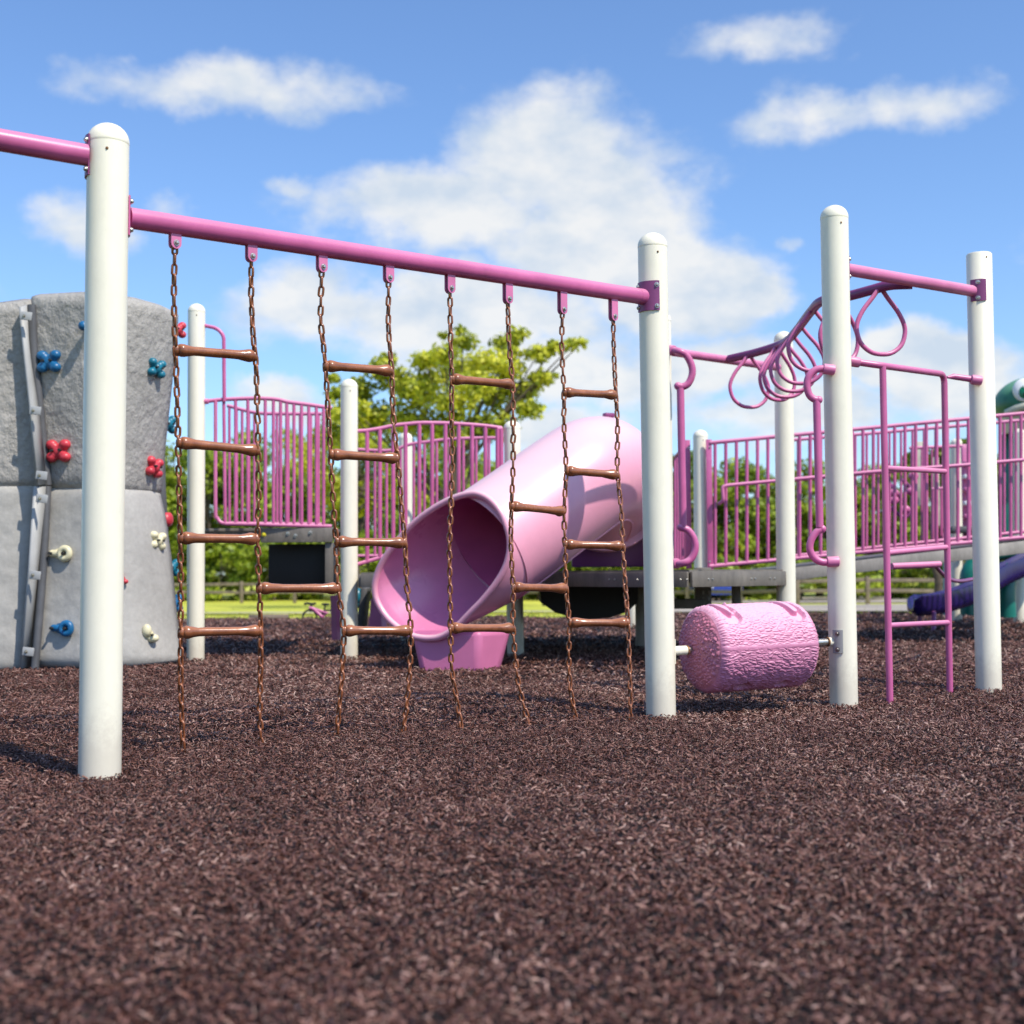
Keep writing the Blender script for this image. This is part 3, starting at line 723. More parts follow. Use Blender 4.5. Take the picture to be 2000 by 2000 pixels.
def hgt(s, ph):
    "bark relief: s metres along, ph angle from the top towards the viewer"
    c = Vector((s * 26, math.cos(ph) * RR * 115, math.sin(ph) * RR * 115)); wv = noise.noise(Vector((s * 9, math.cos(ph) * 2, math.sin(ph) * 2))) * 2.2 + noise.noise(Vector((s * 26, math.cos(ph) * 5, math.sin(ph) * 5))) * .8
    c.y += wv; c.z += wv
    d, _ = noise.voronoi(c); f = d[1] - d[0]
    h = .0036 * min(1, f * 3.0) + .0018 * noise.noise(c * 1.3)
    for s0, kind in ((.085, 0), (LL - .085, 1)):
        k = pill(s, ph, s0, -.30, .72, .036)
        if k < .006:
            t = min(1, max(0, (.006 - k) / .012)); h = h * (1 - t) - .018 * t
            k2 = pill(s, ph, s0, -.18, .60, .013 + (.006 * math.sin(ph * 7) if kind == 0 else .003))
            if k2 < .004: h += .025 * min(1, (.004 - k2) / .008)
        if kind == 0:
            for fp in (.12, .5):
                k3 = math.hypot(s - s0 - .028, (ph - fp) * RR) - .010
                if k3 < .006: h += .009 * min(1, (.006 - k3) / .008)
    for pb in (1.52, -1.6, 3.14):
        k = abs(ph - pb) * RR
        if k < .013: h = h * (k / .013) ** 2 + .004 * (1 - (k / .013) ** 2)
    # hand holes underneath
    for s0 in (LL * .30, LL * .72):
        k = math.hypot((s - s0) * .7, (ph - 2.62) * RR) - .02
        if k < .012: h -= .03 * min(1, (.012 - k) / .012)
    return h
mb = MB(); NA, NS = 560, 300; rows = []
for i in range(NS + 1):
    s = LL * i / NS; e = min(s, LL - s); rr = RR - .02 * max(0, 1 - e / .035) ** 2
    row = []
    for j in range(NA + 1):
        ph = -PI + 2 * PI * j / NA
        if j == NA: row.append(row[0]); continue
        h = hgt(s, ph if ph < 3.1 else ph) * min(1, e / .012 + .3)
        row.append(l0 + ax * s + (e1 * math.cos(ph) + e2 * math.sin(ph)) * (rr + h))
    rows.append(row)
mb.grid(rows).build('barrel', LOGP, roller, angle=180, fix=False)
for (c, sg) in ((l0, -1), (l1, 1)):
    mb = MB(); rows = []; KR = 110
    for i in range(KR + 1):
        q = i / KR; r_ = q * (RR - .019); row = []
        for j in range(NA // 2 + 1):
            ph = -PI + 2 * PI * j / (NA // 2); v = (e1 * math.cos(ph) + e2 * math.sin(ph)) * r_
            d, _ = noise.voronoi(Vector((v.dot(e1) * 62, v.dot(e2) * 62, 3 + sg))); f = min(1, (d[1] - d[0]) * 2)
            dome = .042 * (1 - q ** 2.2); hh = (dome + (.0080 * f + .0018 * noise.noise(v * 120)) * min(1, (1 - q) * 14))
            row.append(c + v + ax * sg * hh)
        rows.append(row)
    mb.grid(rows).build('end_cap', LOGE, roller, angle=180, fix=False)
MB().tube([aL + ax * R * .9, l0 + ax * .02], .016, 20).build('axle', STEEL, roller)
MB().tube([aR - ax * R * .9, l1 - ax * .02], .016, 20).build('axle', STEEL, roller)
sl0 = ax_at(1342); MB().tube([aL + ax * R * .9, sl0 - ax * .006], .0205, 22).build('axle_sleeve', WHITE, roller)
MB().tube([sl0 - ax * .006, sl0 + ax * .002], .0215, 22).build('rusty_ring', RUST, roller)
sl1 = ax_at(1616); MB().tube([sl1, aR - ax * R * .6], .0205, 22).build('axle_sleeve', WHITE, roller); MB().tube([sl1 - ax * .004, sl1 + ax * .002], .0225, 22).build('rusty_ring', RUST, roller)
for c, f in ((aR, -ax + Vector((.15, -.75, 0))), (aL, ax)):
    br = arcplate(roller, 'bracket', c, (0, 0, 1), f, R, .105, .36, .005, WSTRIP if c is aR else WHITE, bx=.0, by=.34, br=.0075)

# ------------------------------------------------------------------ tube slide
sa = Vector((.752, .475, .457)).normalized(); nrm = Vector((-.454, -.890, -.032)).normalized(); C0 = Vector((-.424, 8.3, .61))
RT = .385
rimpx = [(730,595),(640,608),(560,640),(480,684),(400,740),(325,806),(260,880),(200,952),(150,1030),(118,1100),(105,1170),(110,1235),(130,1290),(162,1345),(200,1390),(262,1442),(330,1480),(395,1496),(460,1500),(510,1492),(560,1470),
         (630,1414),(700,1340),(770,1270),(830,1200),(880,1132),(920,1060),(943,990),(950,930),(946,862),(930,800),(905,735),(870,680),(838,645),(800,618),(765,602)]
def onplane(px, py):
    d = fw + rt * ((px - 1000) / F) + up * ((1000 - py) / F); t = (C0 - CAM).dot(nrm) / d.dot(nrm); return CAM + d * t
rim = [onplane(700 + .31056 * a, 780 + .31056 * b) for a, b in rimpx]
f1 = sa.cross(Vector((0, 0, 1))).normalized(); f2 = f1.cross(sa)
NT = 72
ra = []
for p in rim:
    q = p - C0; ra.append((math.atan2(q.dot(f2), q.dot(f1)), p))
ra.sort(key=lambda x: x[0])
def rim_at(a):
    m = len(ra)
    for i in range(m):
        a0, p0 = ra[i]; a1, p1 = ra[(i + 1) % m]
        if i == m - 1: a1 += 2 * PI
        aa = a if a >= a0 or i < m - 1 else a + 2 * PI
        if a0 <= aa <= a1 + 1e-9: return p0.lerp(p1, (aa - a0) / max(1e-9, a1 - a0))
    a0, p0 = ra[-1]; a1, p1 = ra[0]; return p0.lerp(p1, (a + 2 * PI - a0) / (a1 + 2 * PI - a0))
angs = [-PI + 2 * PI * (j + .5) / NT for j in range(NT)]
rimR = [rim_at(a) for a in angs]
# centre line of the tube
cl = [C0 + sa * .35, C0 + sa * .62 + Vector((0, 0, .022)), C0 + sa * .9 + Vector((0, 0, .052)), C0 + sa * 1.12 + Vector((.0, 0, .072)), Vector((.525, 8.94, 1.268)), Vector((.62, 9.09, 1.30)), Vector((.68, 9.28, 1.28)), Vector((.69, 9.48, 1.23)), Vector((.68, 9.68, 1.17))]
cl = catmull(cl, 5)
def frames(pts):
    out = []; nn = f1.copy()
    for i, p in enumerate(pts):
        a = pts[max(0, i - 1)]; b = pts[min(len(pts) - 1, i + 1)]; t = (b - a).normalized()
        nn = (nn - t * nn.dot(t)).normalized(); out.append((p, nn.copy(), t, nn.cross(t) * 1.0))
    return out
def shell(rings_out, thick, parent, name, material, inner=None):
    mb = MB(); rin = []
    for R_ in rings_out:
        c = sum(R_, Vector()) / len(R_); rin.append([c + (p - c) * (1 - thick / max(.05, (p - c).length)) for p in R_])
    mb.rings(rings_out + rin[::-1], closed=True)
    o = mb.build(name, material, parent, angle=50, fix=False)
    import bmesh
    bm = bmesh.new(); bm.from_mesh(o.data); bmesh.ops.recalc_face_normals(bm, faces=bm.faces[:]); bm.to_mesh(o.data); bm.free()
    if inner:
        o.data.materials.append(inner); nf = len(rings_out[0]); k0 = (len(rings_out) - 1) * nf
        mi = [0] * k0 + [1] * (len(o.data.polygons) - k0); o.data.polygons.foreach_set('material_index', mi); o.data.update()
    return o
slide = thing('tube_slide', (-.3, 8.3, 0), 'big pink plastic tube slide with its flared mouth facing the viewer', 'tube slide')
fr = frames(cl)
def circ(fm, r): 
    p, nn, t, bb = fm; b2_ = nn.cross(t)
    return [p + (nn * math.cos(a) + b2_ * math.sin(a)) * r for a in angs]
fr2 = [(p, nn, t, None) for p, nn, t, _ in fr]
# first circle matched by angle
firstc = [C0 + sa * .62 + (f1 * math.cos(a) + f2 * math.sin(a)) * RT for a in angs]
c_first = C0 + sa * .62
def cyl_pt(a, t): return C0 + sa * t + (f1 * math.cos(a) + f2 * math.sin(a)) * RT
mouth = []
for k in range(0, 13):
    u = k / 12.; ring = []
    for a, rp in zip(angs, rimR):
        q = rp - C0; t0 = q.dot(sa); radv = q - sa * t0; rr0 = radv.length
        t = t0 + (.35 - t0) * u; rr = RT + (rr0 - RT) * (1 - u) ** 2.2
        ring.append(C0 + sa * t + (f1 * math.cos(a) + f2 * math.sin(a)) * rr)
    mouth.append(ring)
# seam lip between the mouth section and the first tube section, rolled rim
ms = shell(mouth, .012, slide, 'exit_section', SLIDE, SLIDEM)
MB().tube([p + (p - C0).normalized() * .004 for p in catmull(rimR[::2], 3, True)], .021, 12, closed=True).build('rolled_rim', SLIDE, slide)
def sgn_rings(fr_, r):
    out = []
    for i, (p, nn, t, _) in enumerate(fr_):
        s2 = nn.cross(t)       # f1 x sa = f2 direction check
        out.append([p + (nn * math.cos(a) + s2 * math.sin(a)) * (r[i] if hasattr(r, '__len__') else r) for a in angs])
    return out
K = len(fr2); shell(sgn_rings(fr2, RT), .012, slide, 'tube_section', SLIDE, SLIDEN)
# flanges
def ringband(i, r, w_):
    p, nn, t, _ = fr2[i]; s2 = nn.cross(t)
    A = [[p + t * k + (nn * math.cos(a) + s2 * math.sin(a)) * q for a in angs] for k, q in ((-w_, RT), (-w_, r), (w_, r), (w_, RT))]
    return MB().rings(A, closed=True).build('flange', SLIDE, slide, angle=30)
ringband(0, RT + .007, .02)
ringband(K - 1, RT + .05, .02)
# moulded seam running along the tube
for aa in (-1.25, 2.3):
    pts = [p + (nn * math.cos(aa) + nn.cross(t) * math.sin(aa)) * (RT + .002) for p, nn, t, _ in fr2]
    MB().tube(pts, .008, 8).build('seam', SLIDE, slide)
pz = P(1166, 803, 8.9)
MB().box(P(1190, 811, 9.1), (.09, .05, .03), Matrix.Rotation(.5, 3, 'Z'), .01).build('seam_tab', PINKD, slide)
# foot under the mouth
FP = lambda a, b, Y: P(700 + .31056 * a, 780 + .31056 * b, Y)
ft = MB()
g = lambda a, b, Y, z: Vector((FP(a, b, Y).x, Y, z))
zt = .235
top = [g(335, 1480, 8.42, zt), g(760, 1480, 8.30, zt), g(955, 1480, 8.5, zt), g(965, 1480, 8.95, zt), g(345, 1480, 8.9, zt)]
bot = [g(395, 1690, 8.40, -.05), g(752, 1690, 8.30, -.05), g(880, 1690, 8.46, -.05), g(890, 1690, 8.8, -.05), g(400, 1690, 8.75, -.05)]
ft.rings([bot, top]); fo = ft.build('foot', mat('foot_plastic', (.60, .17, .33), .42, .06, 2.), slide, angle=20)
bv = fo.modifiers.new('b', 'BEVEL'); bv.width = .035; bv.segments = 4
# hood panel behind the slide
hood = thing('hood_panel', (.95, 9.7, .62), 'plum plastic hood panel where the tube slide meets the deck', 'panel')
MB().box((.75, 9.72, 1.12), (.62, .04, .96), None, .015).build('panel', SLIDED, hood)
MB().box((1.085, 9.55, 1.15), (.03, .3, 1.02), None, .01).build('side_panel', SLIDED, hood)

# ------------------------------------------------------------------ decks
zd = .60
md = thing('play_deck', (.6, 10, 0), 'low brown steel deck behind the tube slide and under the ramp railing', 'deck')
e0 = P(704, 1119, 9.5); poly = [(e0.x, 9.55), (-.30, 9.35), (.36, 8.95), (.72, 8.35), (1.08, 8.0), (1.80, 8.72), (1.87, 11.2), (1.5, 11.6), (-1.1, 12.3)]
MB().prism(poly, zd - .012, zd + .012).build('surface', DECK, md)
for (p, q) in zip(poly, poly[1:] + poly[:1]):
    p = Vector((*p, zd - .048)); q = Vector((*q, zd - .048)); d = q - p; a = math.atan2(d.y, d.x)
    MB().box((p + q) / 2 + Vector((math.sin(a) * .012, -math.cos(a) * .012, 0)), (d.length - .004, .02, .095), Matrix.Rotation(a, 3, 'Z'), .003).build('fascia', DECK, md)
for px in (1195, 1206, 1249, 1334, 1346, 1378, 1385, 1461, 1468, 1498, 1508):
    best = None
    for (p, q) in zip(poly[2:5], poly[3:6]):
        for i in range(101):
            w_ = Vector((*p, .552)).lerp(Vector((*q, .552)), i / 100); d = w_ - CAM; e_ = abs(1000 + F * d.dot(rt) / d.dot(fw) - px)
            if best is None or e_ < best[0]: best = (e_, w_, (Vector((*q, 0)) - Vector((*p, 0))))
    dd_ = best[2]; nn_ = Vector((dd_.y, -dd_.x, 0)).normalized(); bolt(md, best[1] + nn_ * .022, nn_, .006)
MB().box((1.03, 10.6, .28), (.075, .075, .62), None, .004).build('leg', DECKL, md)
MB().box(P(1373, 1163, 9.9), (.12, .06, .42), None, .004).build('stringer', DECK, md)
mb = MB()
for i in range(8):
    for k in (-.022, .022): MB().box(P(1373, 1163, 9.9) + Vector((k + .02, -.033, -.17 + i * .048)), (.014, .006, .026)).build('slot', DECKL, md)
MB().box(P(1335, 1179, 9.9), (.28, .3, .07), None, .004).build('step', DECK, md)
MB().box((1.56, 9.15, .25), (.055, .055, .56), None, .004).build('leg', DECK, md)
# dark half round shape hanging under the deck
bn = thing('under_deck_shape', (.62, 10.1, .2), 'black rounded shape hanging beneath the deck', 'bin')
prof = [(-.36, .50), (.36, .50), (.355, .38), (.28, .31), (.15, .27), (0, .255), (-.12, .27), (-.25, .31), (-.35, .38)]
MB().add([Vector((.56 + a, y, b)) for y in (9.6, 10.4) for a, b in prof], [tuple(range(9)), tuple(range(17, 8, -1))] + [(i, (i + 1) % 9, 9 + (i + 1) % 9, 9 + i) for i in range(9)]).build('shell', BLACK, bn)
# left, higher deck
ld = thing('play_deck', (-1.6, 10, 0), 'higher brown steel deck behind the chain net on the left', 'deck')
a = P(400, 1040, 9.75); b = P(652, 1038, 9.75); zl = P(580, 1031, 9.7).z
MB().box(((a.x + b.x) / 2, 10.5, zl - .012), (b.x - a.x, 1.6, .024), None, .004).build('surface', DECK, ld)
x0 = P(510, 1040, 9.7).x
MB().box(((x0 + b.x) / 2, 9.695, zl - .055), (b.x - x0, .02, .105), None, .003).build('fascia', DECK, ld)
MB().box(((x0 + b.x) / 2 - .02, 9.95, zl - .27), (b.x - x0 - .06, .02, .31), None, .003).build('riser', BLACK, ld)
MB().box((b.x - .03, 9.85, zl - .26), (.06, .28, .30), None, .003).build('riser', DECK, ld)
MB().box(((a.x + x0) / 2, 9.73, zl - .03), (x0 - a.x, .02, .03), None, .003).build('fascia', DECK, ld)
for px, py in ((562, 1042), (577, 1046), (606, 1040)): bolt(ld, Vector((P(px, py, 9.68).x, 9.685, P(px, py, 9.68).z)), (0, -1, 0), .011, STEEL)
bolt(ld, Vector((P(515, 1044, 9.68).x, 9.685, P(515, 1044, 9.68).z)), (0, -1, 0), .013, YEL)
# ramp
rp = thing('ramp', (3, 11.3, 0), 'grey steel edged ramp rising right behind the pink ladder', 'ramp')
r0_, r1_ = P(1528, 1112, 10.2), P(2130, 1042, 11.3)
r0_ = P(1520, 1113, 11.2); r1_ = P(2140, 1040, 11.2)
dR = r1_ - r0_; aR_ = math.atan2(dR.z, dR.x)
MB().box((r0_ + r1_) / 2 + Vector((0, 0, -.052)), (dR.length, .022, .105), Matrix.Rotation(-aR_, 3, 'Y'), .004).build('edge_beam', DECKL, rp)
MB().box((r0_ + r1_) / 2 + Vector((0, .62, .004)), (dR.length, 1.2, .02), Matrix.Rotation(-aR_, 3, 'Y'), .004).build('surface', DECK, rp)
MB().box((r0_ + r1_) / 2 + Vector((0, 1.22, -.052)), (dR.length, .022, .105), Matrix.Rotation(-aR_, 3, 'Y'), .004).build('edge_beam', DECKL, rp)
# ------------------------------------------------------------------ guard rails
def guard(label, top, bot, xs, rr=.0135, rb=.0125, mid=None, stiles=(), Y=None, closed=False, curve=True, cat='guard rail', group='pink guard rails'):
    ctr = sum(top + bot, Vector()) / (len(top) + len(bot)); base = min(p.z for p in bot)
    o = thing('guard_rail', (ctr.x, ctr.y, base), label, cat, group)
    T = catmull(top, 6) if curve and len(top) > 2 else top; B = catmull(bot, 6) if curve and len(bot) > 2 else bot
    MB().tube(T, rr * 1.12, 12).build('top_rail', PINKL, o); MB().tube(B, rr * 1.12, 12).build('bottom_rail', PINKL, o)
    def at(L, px):
        KS = 1200 if len(L) == 2 else 40
        best = None
        for a, b in zip(L, L[1:]):
            for i in range(KS + 1):
                p = a.lerp(b, i / KS); d = p - CAM; q = 1000 + F * d.dot(rt) / d.dot(fw)
                if best is None or abs(q - px) < best[0]: best = (abs(q - px), p)
        return best[1]
    for px in xs:
        a, b = at(T, px), at(B, px); MB().tube([b, a], rb, 10).build('baluster', PINK, o)
    for px in stiles:
        a, b = at(T, px), at(B, px); s = MB().box((a + b) / 2, (.05, .012, (a - b).length + .06), None, .003).build('stile', PINK, o)
        for q in (.04, -.04):
            pp = (a if q < 0 else b) + Vector((0, -.007, q)); bolt(s, pp, (0, -1, 0), .007)
    if mid: MB().tube(mid, rr, 12).build('mid_rail', PINKL, o)
    return o
L = lambda pts, Y: [P(x, y, Y if not isinstance(Y, tuple) else Y[0] + (Y[1] - Y[0]) * (x - pts[0][0]) / (pts[-1][0] - pts[0][0])) for x, y in pts]
# left panel
g1 = guard('pink guard rail with a rounded lower corner on the higher left deck', L([(400, 784), (440, 780), (500, 778), (540, 780), (562, 785), (600, 790), (648, 797)], (9.62, 9.72)),
      L([(440, 1023), (500, 1024), (560, 1026), (648, 1028)], (9.62, 9.72)), [437, 460, 484, 518, 534, 548, 560, 574, 589, 603, 618, 632])
MB().tube(catmull(L([(421, 783), (421, 990), (424, 1010), (431, 1020), (442, 1023)], 9.62), 6), .0135, 12).build('corner_bar', PINKL, g1)
MB().tube(fillet([P(400, 636, 9.6), P(424, 641, 9.6), P(437, 655, 9.6), P(438, 784, 9.62)], .08), .014, 12).build('hand_bar', PINK, g1)
clamp(g1, P(393, 784, 9.6), (1, 0, 0), .02)
guard('pink guard rail on the far side of the higher left deck', L([(444, 792), (500, 806), (560, 808), (628, 808)], 10.9), L([(446, 1022), (628, 1024)], 10.9), [448, 462, 473, 486, 497, 519, 541, 563, 586, 607, 622], rb=.012)
# middle panel
guard('pink wavy topped guard rail left of the tube slide', L([(699, 842), (716, 841), (742, 837), (770, 831), (797, 828), (825, 826), (880, 827), (940, 831), (980, 836)], (9.75, 9.9)),
      L([(699, 1102), (730, 1093), (758, 1087), (830, 1084), (980, 1084)], (9.75, 9.9)), [717, 742, 768, 792, 819, 844, 870, 896, 922, 948], stiles=(), rb=.0155)
guard('second pink wavy guard rail behind the one left of the slide', L([(699, 878), (735, 880), (768, 879), (800, 868), (835, 863), (890, 857), (980, 855)], 11.6),
      L([(699, 1086), (980, 1084)], 11.6), [732, 755, 782, 808, 829, 853, 878, 905, 930, 955], rb=.0125)
MB_st = guard('short dark pink end panel beside the wavy guard rail', L([(972, 838), (982, 838)], 9.86), L([(972, 1084), (982, 1084)], 9.86), [972, 979], rb=.017, curve=False)
# ramp side
g3 = guard('long pink ramp railing nearest the viewer, behind the ladder', L([(1386, 865), (1517, 854), (1665, 833), (1895, 820), (2060, 804)], 11.2) if False else L([(1386, 865), (2100, 798)], 11.2),
      L([(1386, 1106), (2100, 1040)], 11.2), [1397 + 20.6 * i for i in range(34)], stiles=(1381,), curve=False, rr=.0155, rb=.0148,
      mid=fillet([P(1404, 984, 11.14), P(1413, 978, 11.1), P(1411, 951, 11.1), P(1420, 948, 11.1), P(1550, 936, 11.1), P(1700, 922, 11.1), P(1900, 907, 11.1), P(2100, 889, 11.1)], .06))
g4 = guard('pink ramp railing on the far side of the ramp', L([(1528, 861), (2100, 812)], 12.45), L([(1528, 1088), (2100, 1028)], 12.45), [1536 + 22.4 * i for i in range(26)], curve=False, rr=.0145,
      mid=[P(1528, 940, 12.4), P(2100, 890, 12.4)])
guard('narrow pink side railing seen edge on behind the beam post', [P(1318, 893, 12.2), P(1344, 866, 11.4)], [P(1318, 1098, 12.2), P(1344, 1104, 11.4)], [1318, 1323, 1328, 1333, 1338], curve=False, stiles=(1348,), rb=.012)
g5 = guard('pink railing of the far structure seen through the ramp railing', L([(1776, 1010 - 135), (1905, 870)], 14.6), L([(1776, 1062), (1905, 1056)], 14.6), [1780, 1790, 1800, 1811, 1820, 1830, 1841], curve=False, rr=.016, rb=.011)
guard('lower pink railing of the far structure by the teal post', L([(1820, 955), (1848, 953)], 14.2), L([(1820, 1060), (1848, 1058)], 14.2), [1822, 1829, 1838, 1846], curve=False)

# ------------------------------------------------------------------ climbing wall
Wz = lambda x, y: (x * .3934, 560 + .3934 * y)
wall = thing('climbing_wall', (P(150, 1300, 8.8).x, 8.9, 0), 'tall grey moulded climbing wall with coloured holds at the left', 'climbing wall')
def depthR(u): return 8.62 - .14 * math.sin(min(1, u * 1.0) * PI * .55) + .72 * max(0, u - .45) ** 2 * 2.0
def interp(tab, t):
    for (a, x), (b, y) in zip(tab, tab[1:]):
        if t <= b: return x + (y - x) * (t - a) / (b - a)
    return tab[-1][1]
def curved_panel(name, lx_, rx_, ty, by, depth, material, relief, seed, thick=.04, dv=None, nu=46, nv=56):
    """ lx_, rx_: x px of left/right edges against v (0 top..1 bottom); ty, by: y px of top/bottom edge against u """
    rows = []; back = []
    for i in range(nv + 1):
        v = i / nv; row = []
        for j in range(nu + 1):
            u = j / nu; px = interp(lx_, v) * (1 - u) + interp(rx_, v) * u; py = interp(ty, u) * (1 - v) + interp(by, u) * v
            Yd = depth(u) + (dv(v) if dv else 0); p = P(px, py, Yd)
            e = min(u, 1 - u, v, 1 - v); 
            rnd = max(0, 1 - min(min(u, 1 - u) / .035, min(v, 1 - v) / .03)) ; p.y += .045 * rnd ** 2
            s = Vector((p.x, p.z, seed)); h = noise.fractal(s * 9, .8, 2.1, 4) * relief + noise.noise(s * 2.2) * relief * 1.8 + abs(noise.noise(s * 22)) * relief * .5
            p.y -= h * min(1, e * 14); row.append(p)
        rows.append(row)
    mb = MB(); mb.grid(rows); o = mb.build(name, material, wall, angle=180, fix=False)
    s = o.modifiers.new('s', 'SOLIDIFY'); s.thickness = thick; s.offset = -1
    return rows
vR = lambda v: .10 * math.sin(v * PI / 2)
pU = curved_panel('panel', [(0, 67), (1, 90)], [(0, 335), (.35, 324), (.7, 311), (1, 301)], [(0, 583), (.35, 578), (.7, 588), (.88, 600), (1, 614)], [(0, 950), (.5, 953), (1, 958)], depthR, WALLG, .007, 1., dv=lambda v: .12 * v)
pL = curved_panel('panel', [(0, 95), (1, 70)], [(0, 300), (.12, 309), (.4, 322), (.7, 331), (1, 343)], [(0, 957), (.5, 956), (.93, 961), (1, 968)], [(0, 1296), (.5, 1301), (1, 1290)], depthR, WALLS, .005, 5., dv=lambda v: .12 * (1 - v))
dl = lambda u: 8.42 + .20 * u
pU2 = curved_panel('panel', [(0, -260), (1, -245)], [(0, 60), (1, 88)], [(0, 612), (.8, 599), (1, 590)], [(0, 952), (1, 946)], dl, WALLG, .007, 9., dv=lambda v: .08 * v)
pL2 = curved_panel('panel', [(0, -250), (1, -270)], [(0, 74), (1, 46)], [(0, 953), (1, 948)], [(0, 1318), (1, 1306)], dl, WALLS, .006, 13., dv=lambda v: .08 * (1 - v))
# base plinth lip
mb = MB(); mb.tube([P(66 + 276 * t, 1303 - 10 * max(0, t - .5), depthR(t) + .03) for t in [i / 12 for i in range(13)]], .028, 10).build('base_lip', WPIPE, wall)
mb = MB(); mb.grid([[P(a, b, 8.50) for a, b in (Wz(108, 100), Wz(130, 350), Wz(160, 620), Wz(190, 985))], [P(a, b, 8.62) for a, b in (Wz(155, 85), Wz(165, 350), Wz(200, 620), Wz(232, 980))]]).build('flange_strip', WSTRIP, wall, fix=False).modifiers.new('s', 'SOLIDIFY').thickness = .02
mb = MB(); mb.grid([[P(a, b, 8.50) for a, b in (Wz(180, 992), Wz(150, 1430), Wz(108, 1893))], [P(a, b, 8.62) for a, b in (Wz(228, 992), Wz(200, 1430), Wz(165, 1893))]]).build('flange_strip', WSTRIP, wall, fix=False).modifiers.new('s', 'SOLIDIFY').thickness = .02
MB().tube(catmull([P(*Wz(158, 90), 8.58), P(*Wz(172, 360), 8.6), P(*Wz(200, 620), 8.63), P(*Wz(236, 985), 8.66)], 5), .028, 12).build('edge_pipe', WPIPE, wall)
MB().tube(catmull([P(*Wz(236, 992), 8.66), P(*Wz(214, 1400), 8.6), P(*Wz(172, 1910), 8.52)], 5), .026, 12).build('edge_pipe', WPIPE, wall)
for x_, y_ in ((122, 145), (167, 615), (198, 937), (200, 1052), (165, 1432), (132, 1812)):
    c = P(*Wz(x_ + 8, y_), 8.45); t = MB().box(c, (.075, .012, .055), Matrix.Rotation(.12, 3, 'Y'), .012).build('tab', WSTRIP, wall); bolt(t, c + Vector((-.012, -.006, 0)), (0, -1, 0), .008, BOLT)
MB().tube([P(311, 860, 9.45), P(313, 950, 9.45), P(318, 1030, 9.45), P(316, 1100, 9.5)], .04, 12).build('back_frame', WPIPE, wall)
def hold(kind, x, y, w_, col, face=0., Y=None, tilt=0., label=None):
    px, py = Wz(x, y); u = min(1, max(0, (px - 78) / 240)); vv = (py - 583) / 370 if py < 955 else (py - 957) / 340
    Yh = Y
    if not Y:
        best = None
        for rows in (pU, pL, pU2, pL2):
            for row in rows[::2]:
                for ii in range(1, len(row) - 1, 2):
                    p_ = row[ii]; d = p_ - CAM; k = 1 / d.dot(fw); e_ = (1000 + F * d.dot(rt) * k - px) ** 2 + (1000 - F * d.dot(up) * k - py) ** 2
                    if best is None or e_ < best[0]: best = (e_, p_.y, row, ii)
        row, ii = best[2:]; a_, b_ = row[max(2, ii - 5)], row[min(len(row) - 3, ii + 5)]; face += math.atan2(b_.y - a_.y, b_.x - a_.x) * .85
        Yh = best[1] - .03
    c = P(px, py, Yh); s = w_ * .3934 * Yh / F / 2
    Rz = Matrix.Rotation(face, 3, 'Z') @ Matrix.Rotation(tilt, 3, 'Y'); mb = MB(); holes = []
    q = lambda a, b, d: c + Rz @ Vector((a * s, -d, b * s))
    if kind == 'x':
        for a, b in ((-.62, .55), (.62, .55), (-.6, -.5), (.62, -.52)): mb.ball(q(a, b, .03), s * .50, 16, (1, .9, .86)); mb.tube([q(0, 0, .02), q(a, b, .03)], s * .42, 14)
        mb.ball(q(0, 0, .012), s * .80, 18, (1, .75, .88)); mb.tube([q(0, 0, -.06), q(0, 0, .03)], s * .55, 16); holes = [(-.33, .02), (.36, .05)]
    elif kind == 'ring':
        pts = [q(.42 + .38 * math.cos(t), .38 * math.sin(t) * 1.05, .045) for t in [2 * PI * i / 20 for i in range(20)]]
        mb.tube(pts, s * .25, 12, closed=True); mb.ball(q(.42, 0, .015), s * .42, 14, (1, .6, 1)); mb.tube([q(.2, 0, .03), q(-.72, .02, .03)], [s * .30, s * .27], 14); mb.ball(q(-.72, .02, .03), s * .28, 14)
        mb.tube([q(-.3, 0, -.06), q(-.3, 0, .02)], s * .4, 12); holes = [(.42, 0), (-.68, .02)]
    elif kind == 'wedge':
        mb.ball(q(-.25, .45, .03), s * .55, 16, (.85, .7, 1.15)); mb.ball(q(.35, -.4, .035), s * .6, 16, (1, .8, .7)); mb.tube([q(0, .1, -.06), q(0, 0, .03)], s * .5, 12); holes = [(.02, -.02)]
    elif kind == 'knob':
        mb.lathe([(s * .45, -.05), (s * .35, 0), (s * .38, .03), (s * .8, .055), (s * .78, .085), (s * .4, .10), (.002, .102)], c, Rz @ Vector((0, -1, 0)), 20)
    o = mb.build('hand_hold', col, wall, angle=70, fix=False)
    for a, b in holes: MB().tube([q(a, b, .05), q(a, b, .05 + s * .32)], s * .115, 10).build('bolt_hole', HOLE, o)
    if label: o['label'] = label
    return o
hold('x', 255, 375, 115, HBLUE, label='upper left blue four lobed hold'); hold('x', 763, 407, 96, HTEAL, tilt=.1, label='teal blue four lobed hold at the upper right')
hold('x', 303, 818, 118, HRED, label='coral red four lobed hold'); hold('x', 748, 897, 102, HRED, .1, tilt=.15, label='red hold near the waist of the wall')
hold('x', 767, 1262, 92, HCREAM, tilt=.1, label='cream four lobed hold'); hold('ring', 315, 1325, 130, HCREAM, label='cream ring hold'); hold('ring', 322, 1695, 130, HBLUE, label='dark blue ring hold')
hold('wedge', 728, 1727, 100, HCREAM, tilt=-.1, label='cream wedge shaped hold')
hold('x', 820, 685, 95, HTEAL, .95, Y=9.25, label='teal hold sticking out of the right edge'); hold('x', 838, 1396, 90, HTEAL, .95, Y=9.3, label='teal hold on the lower right edge')
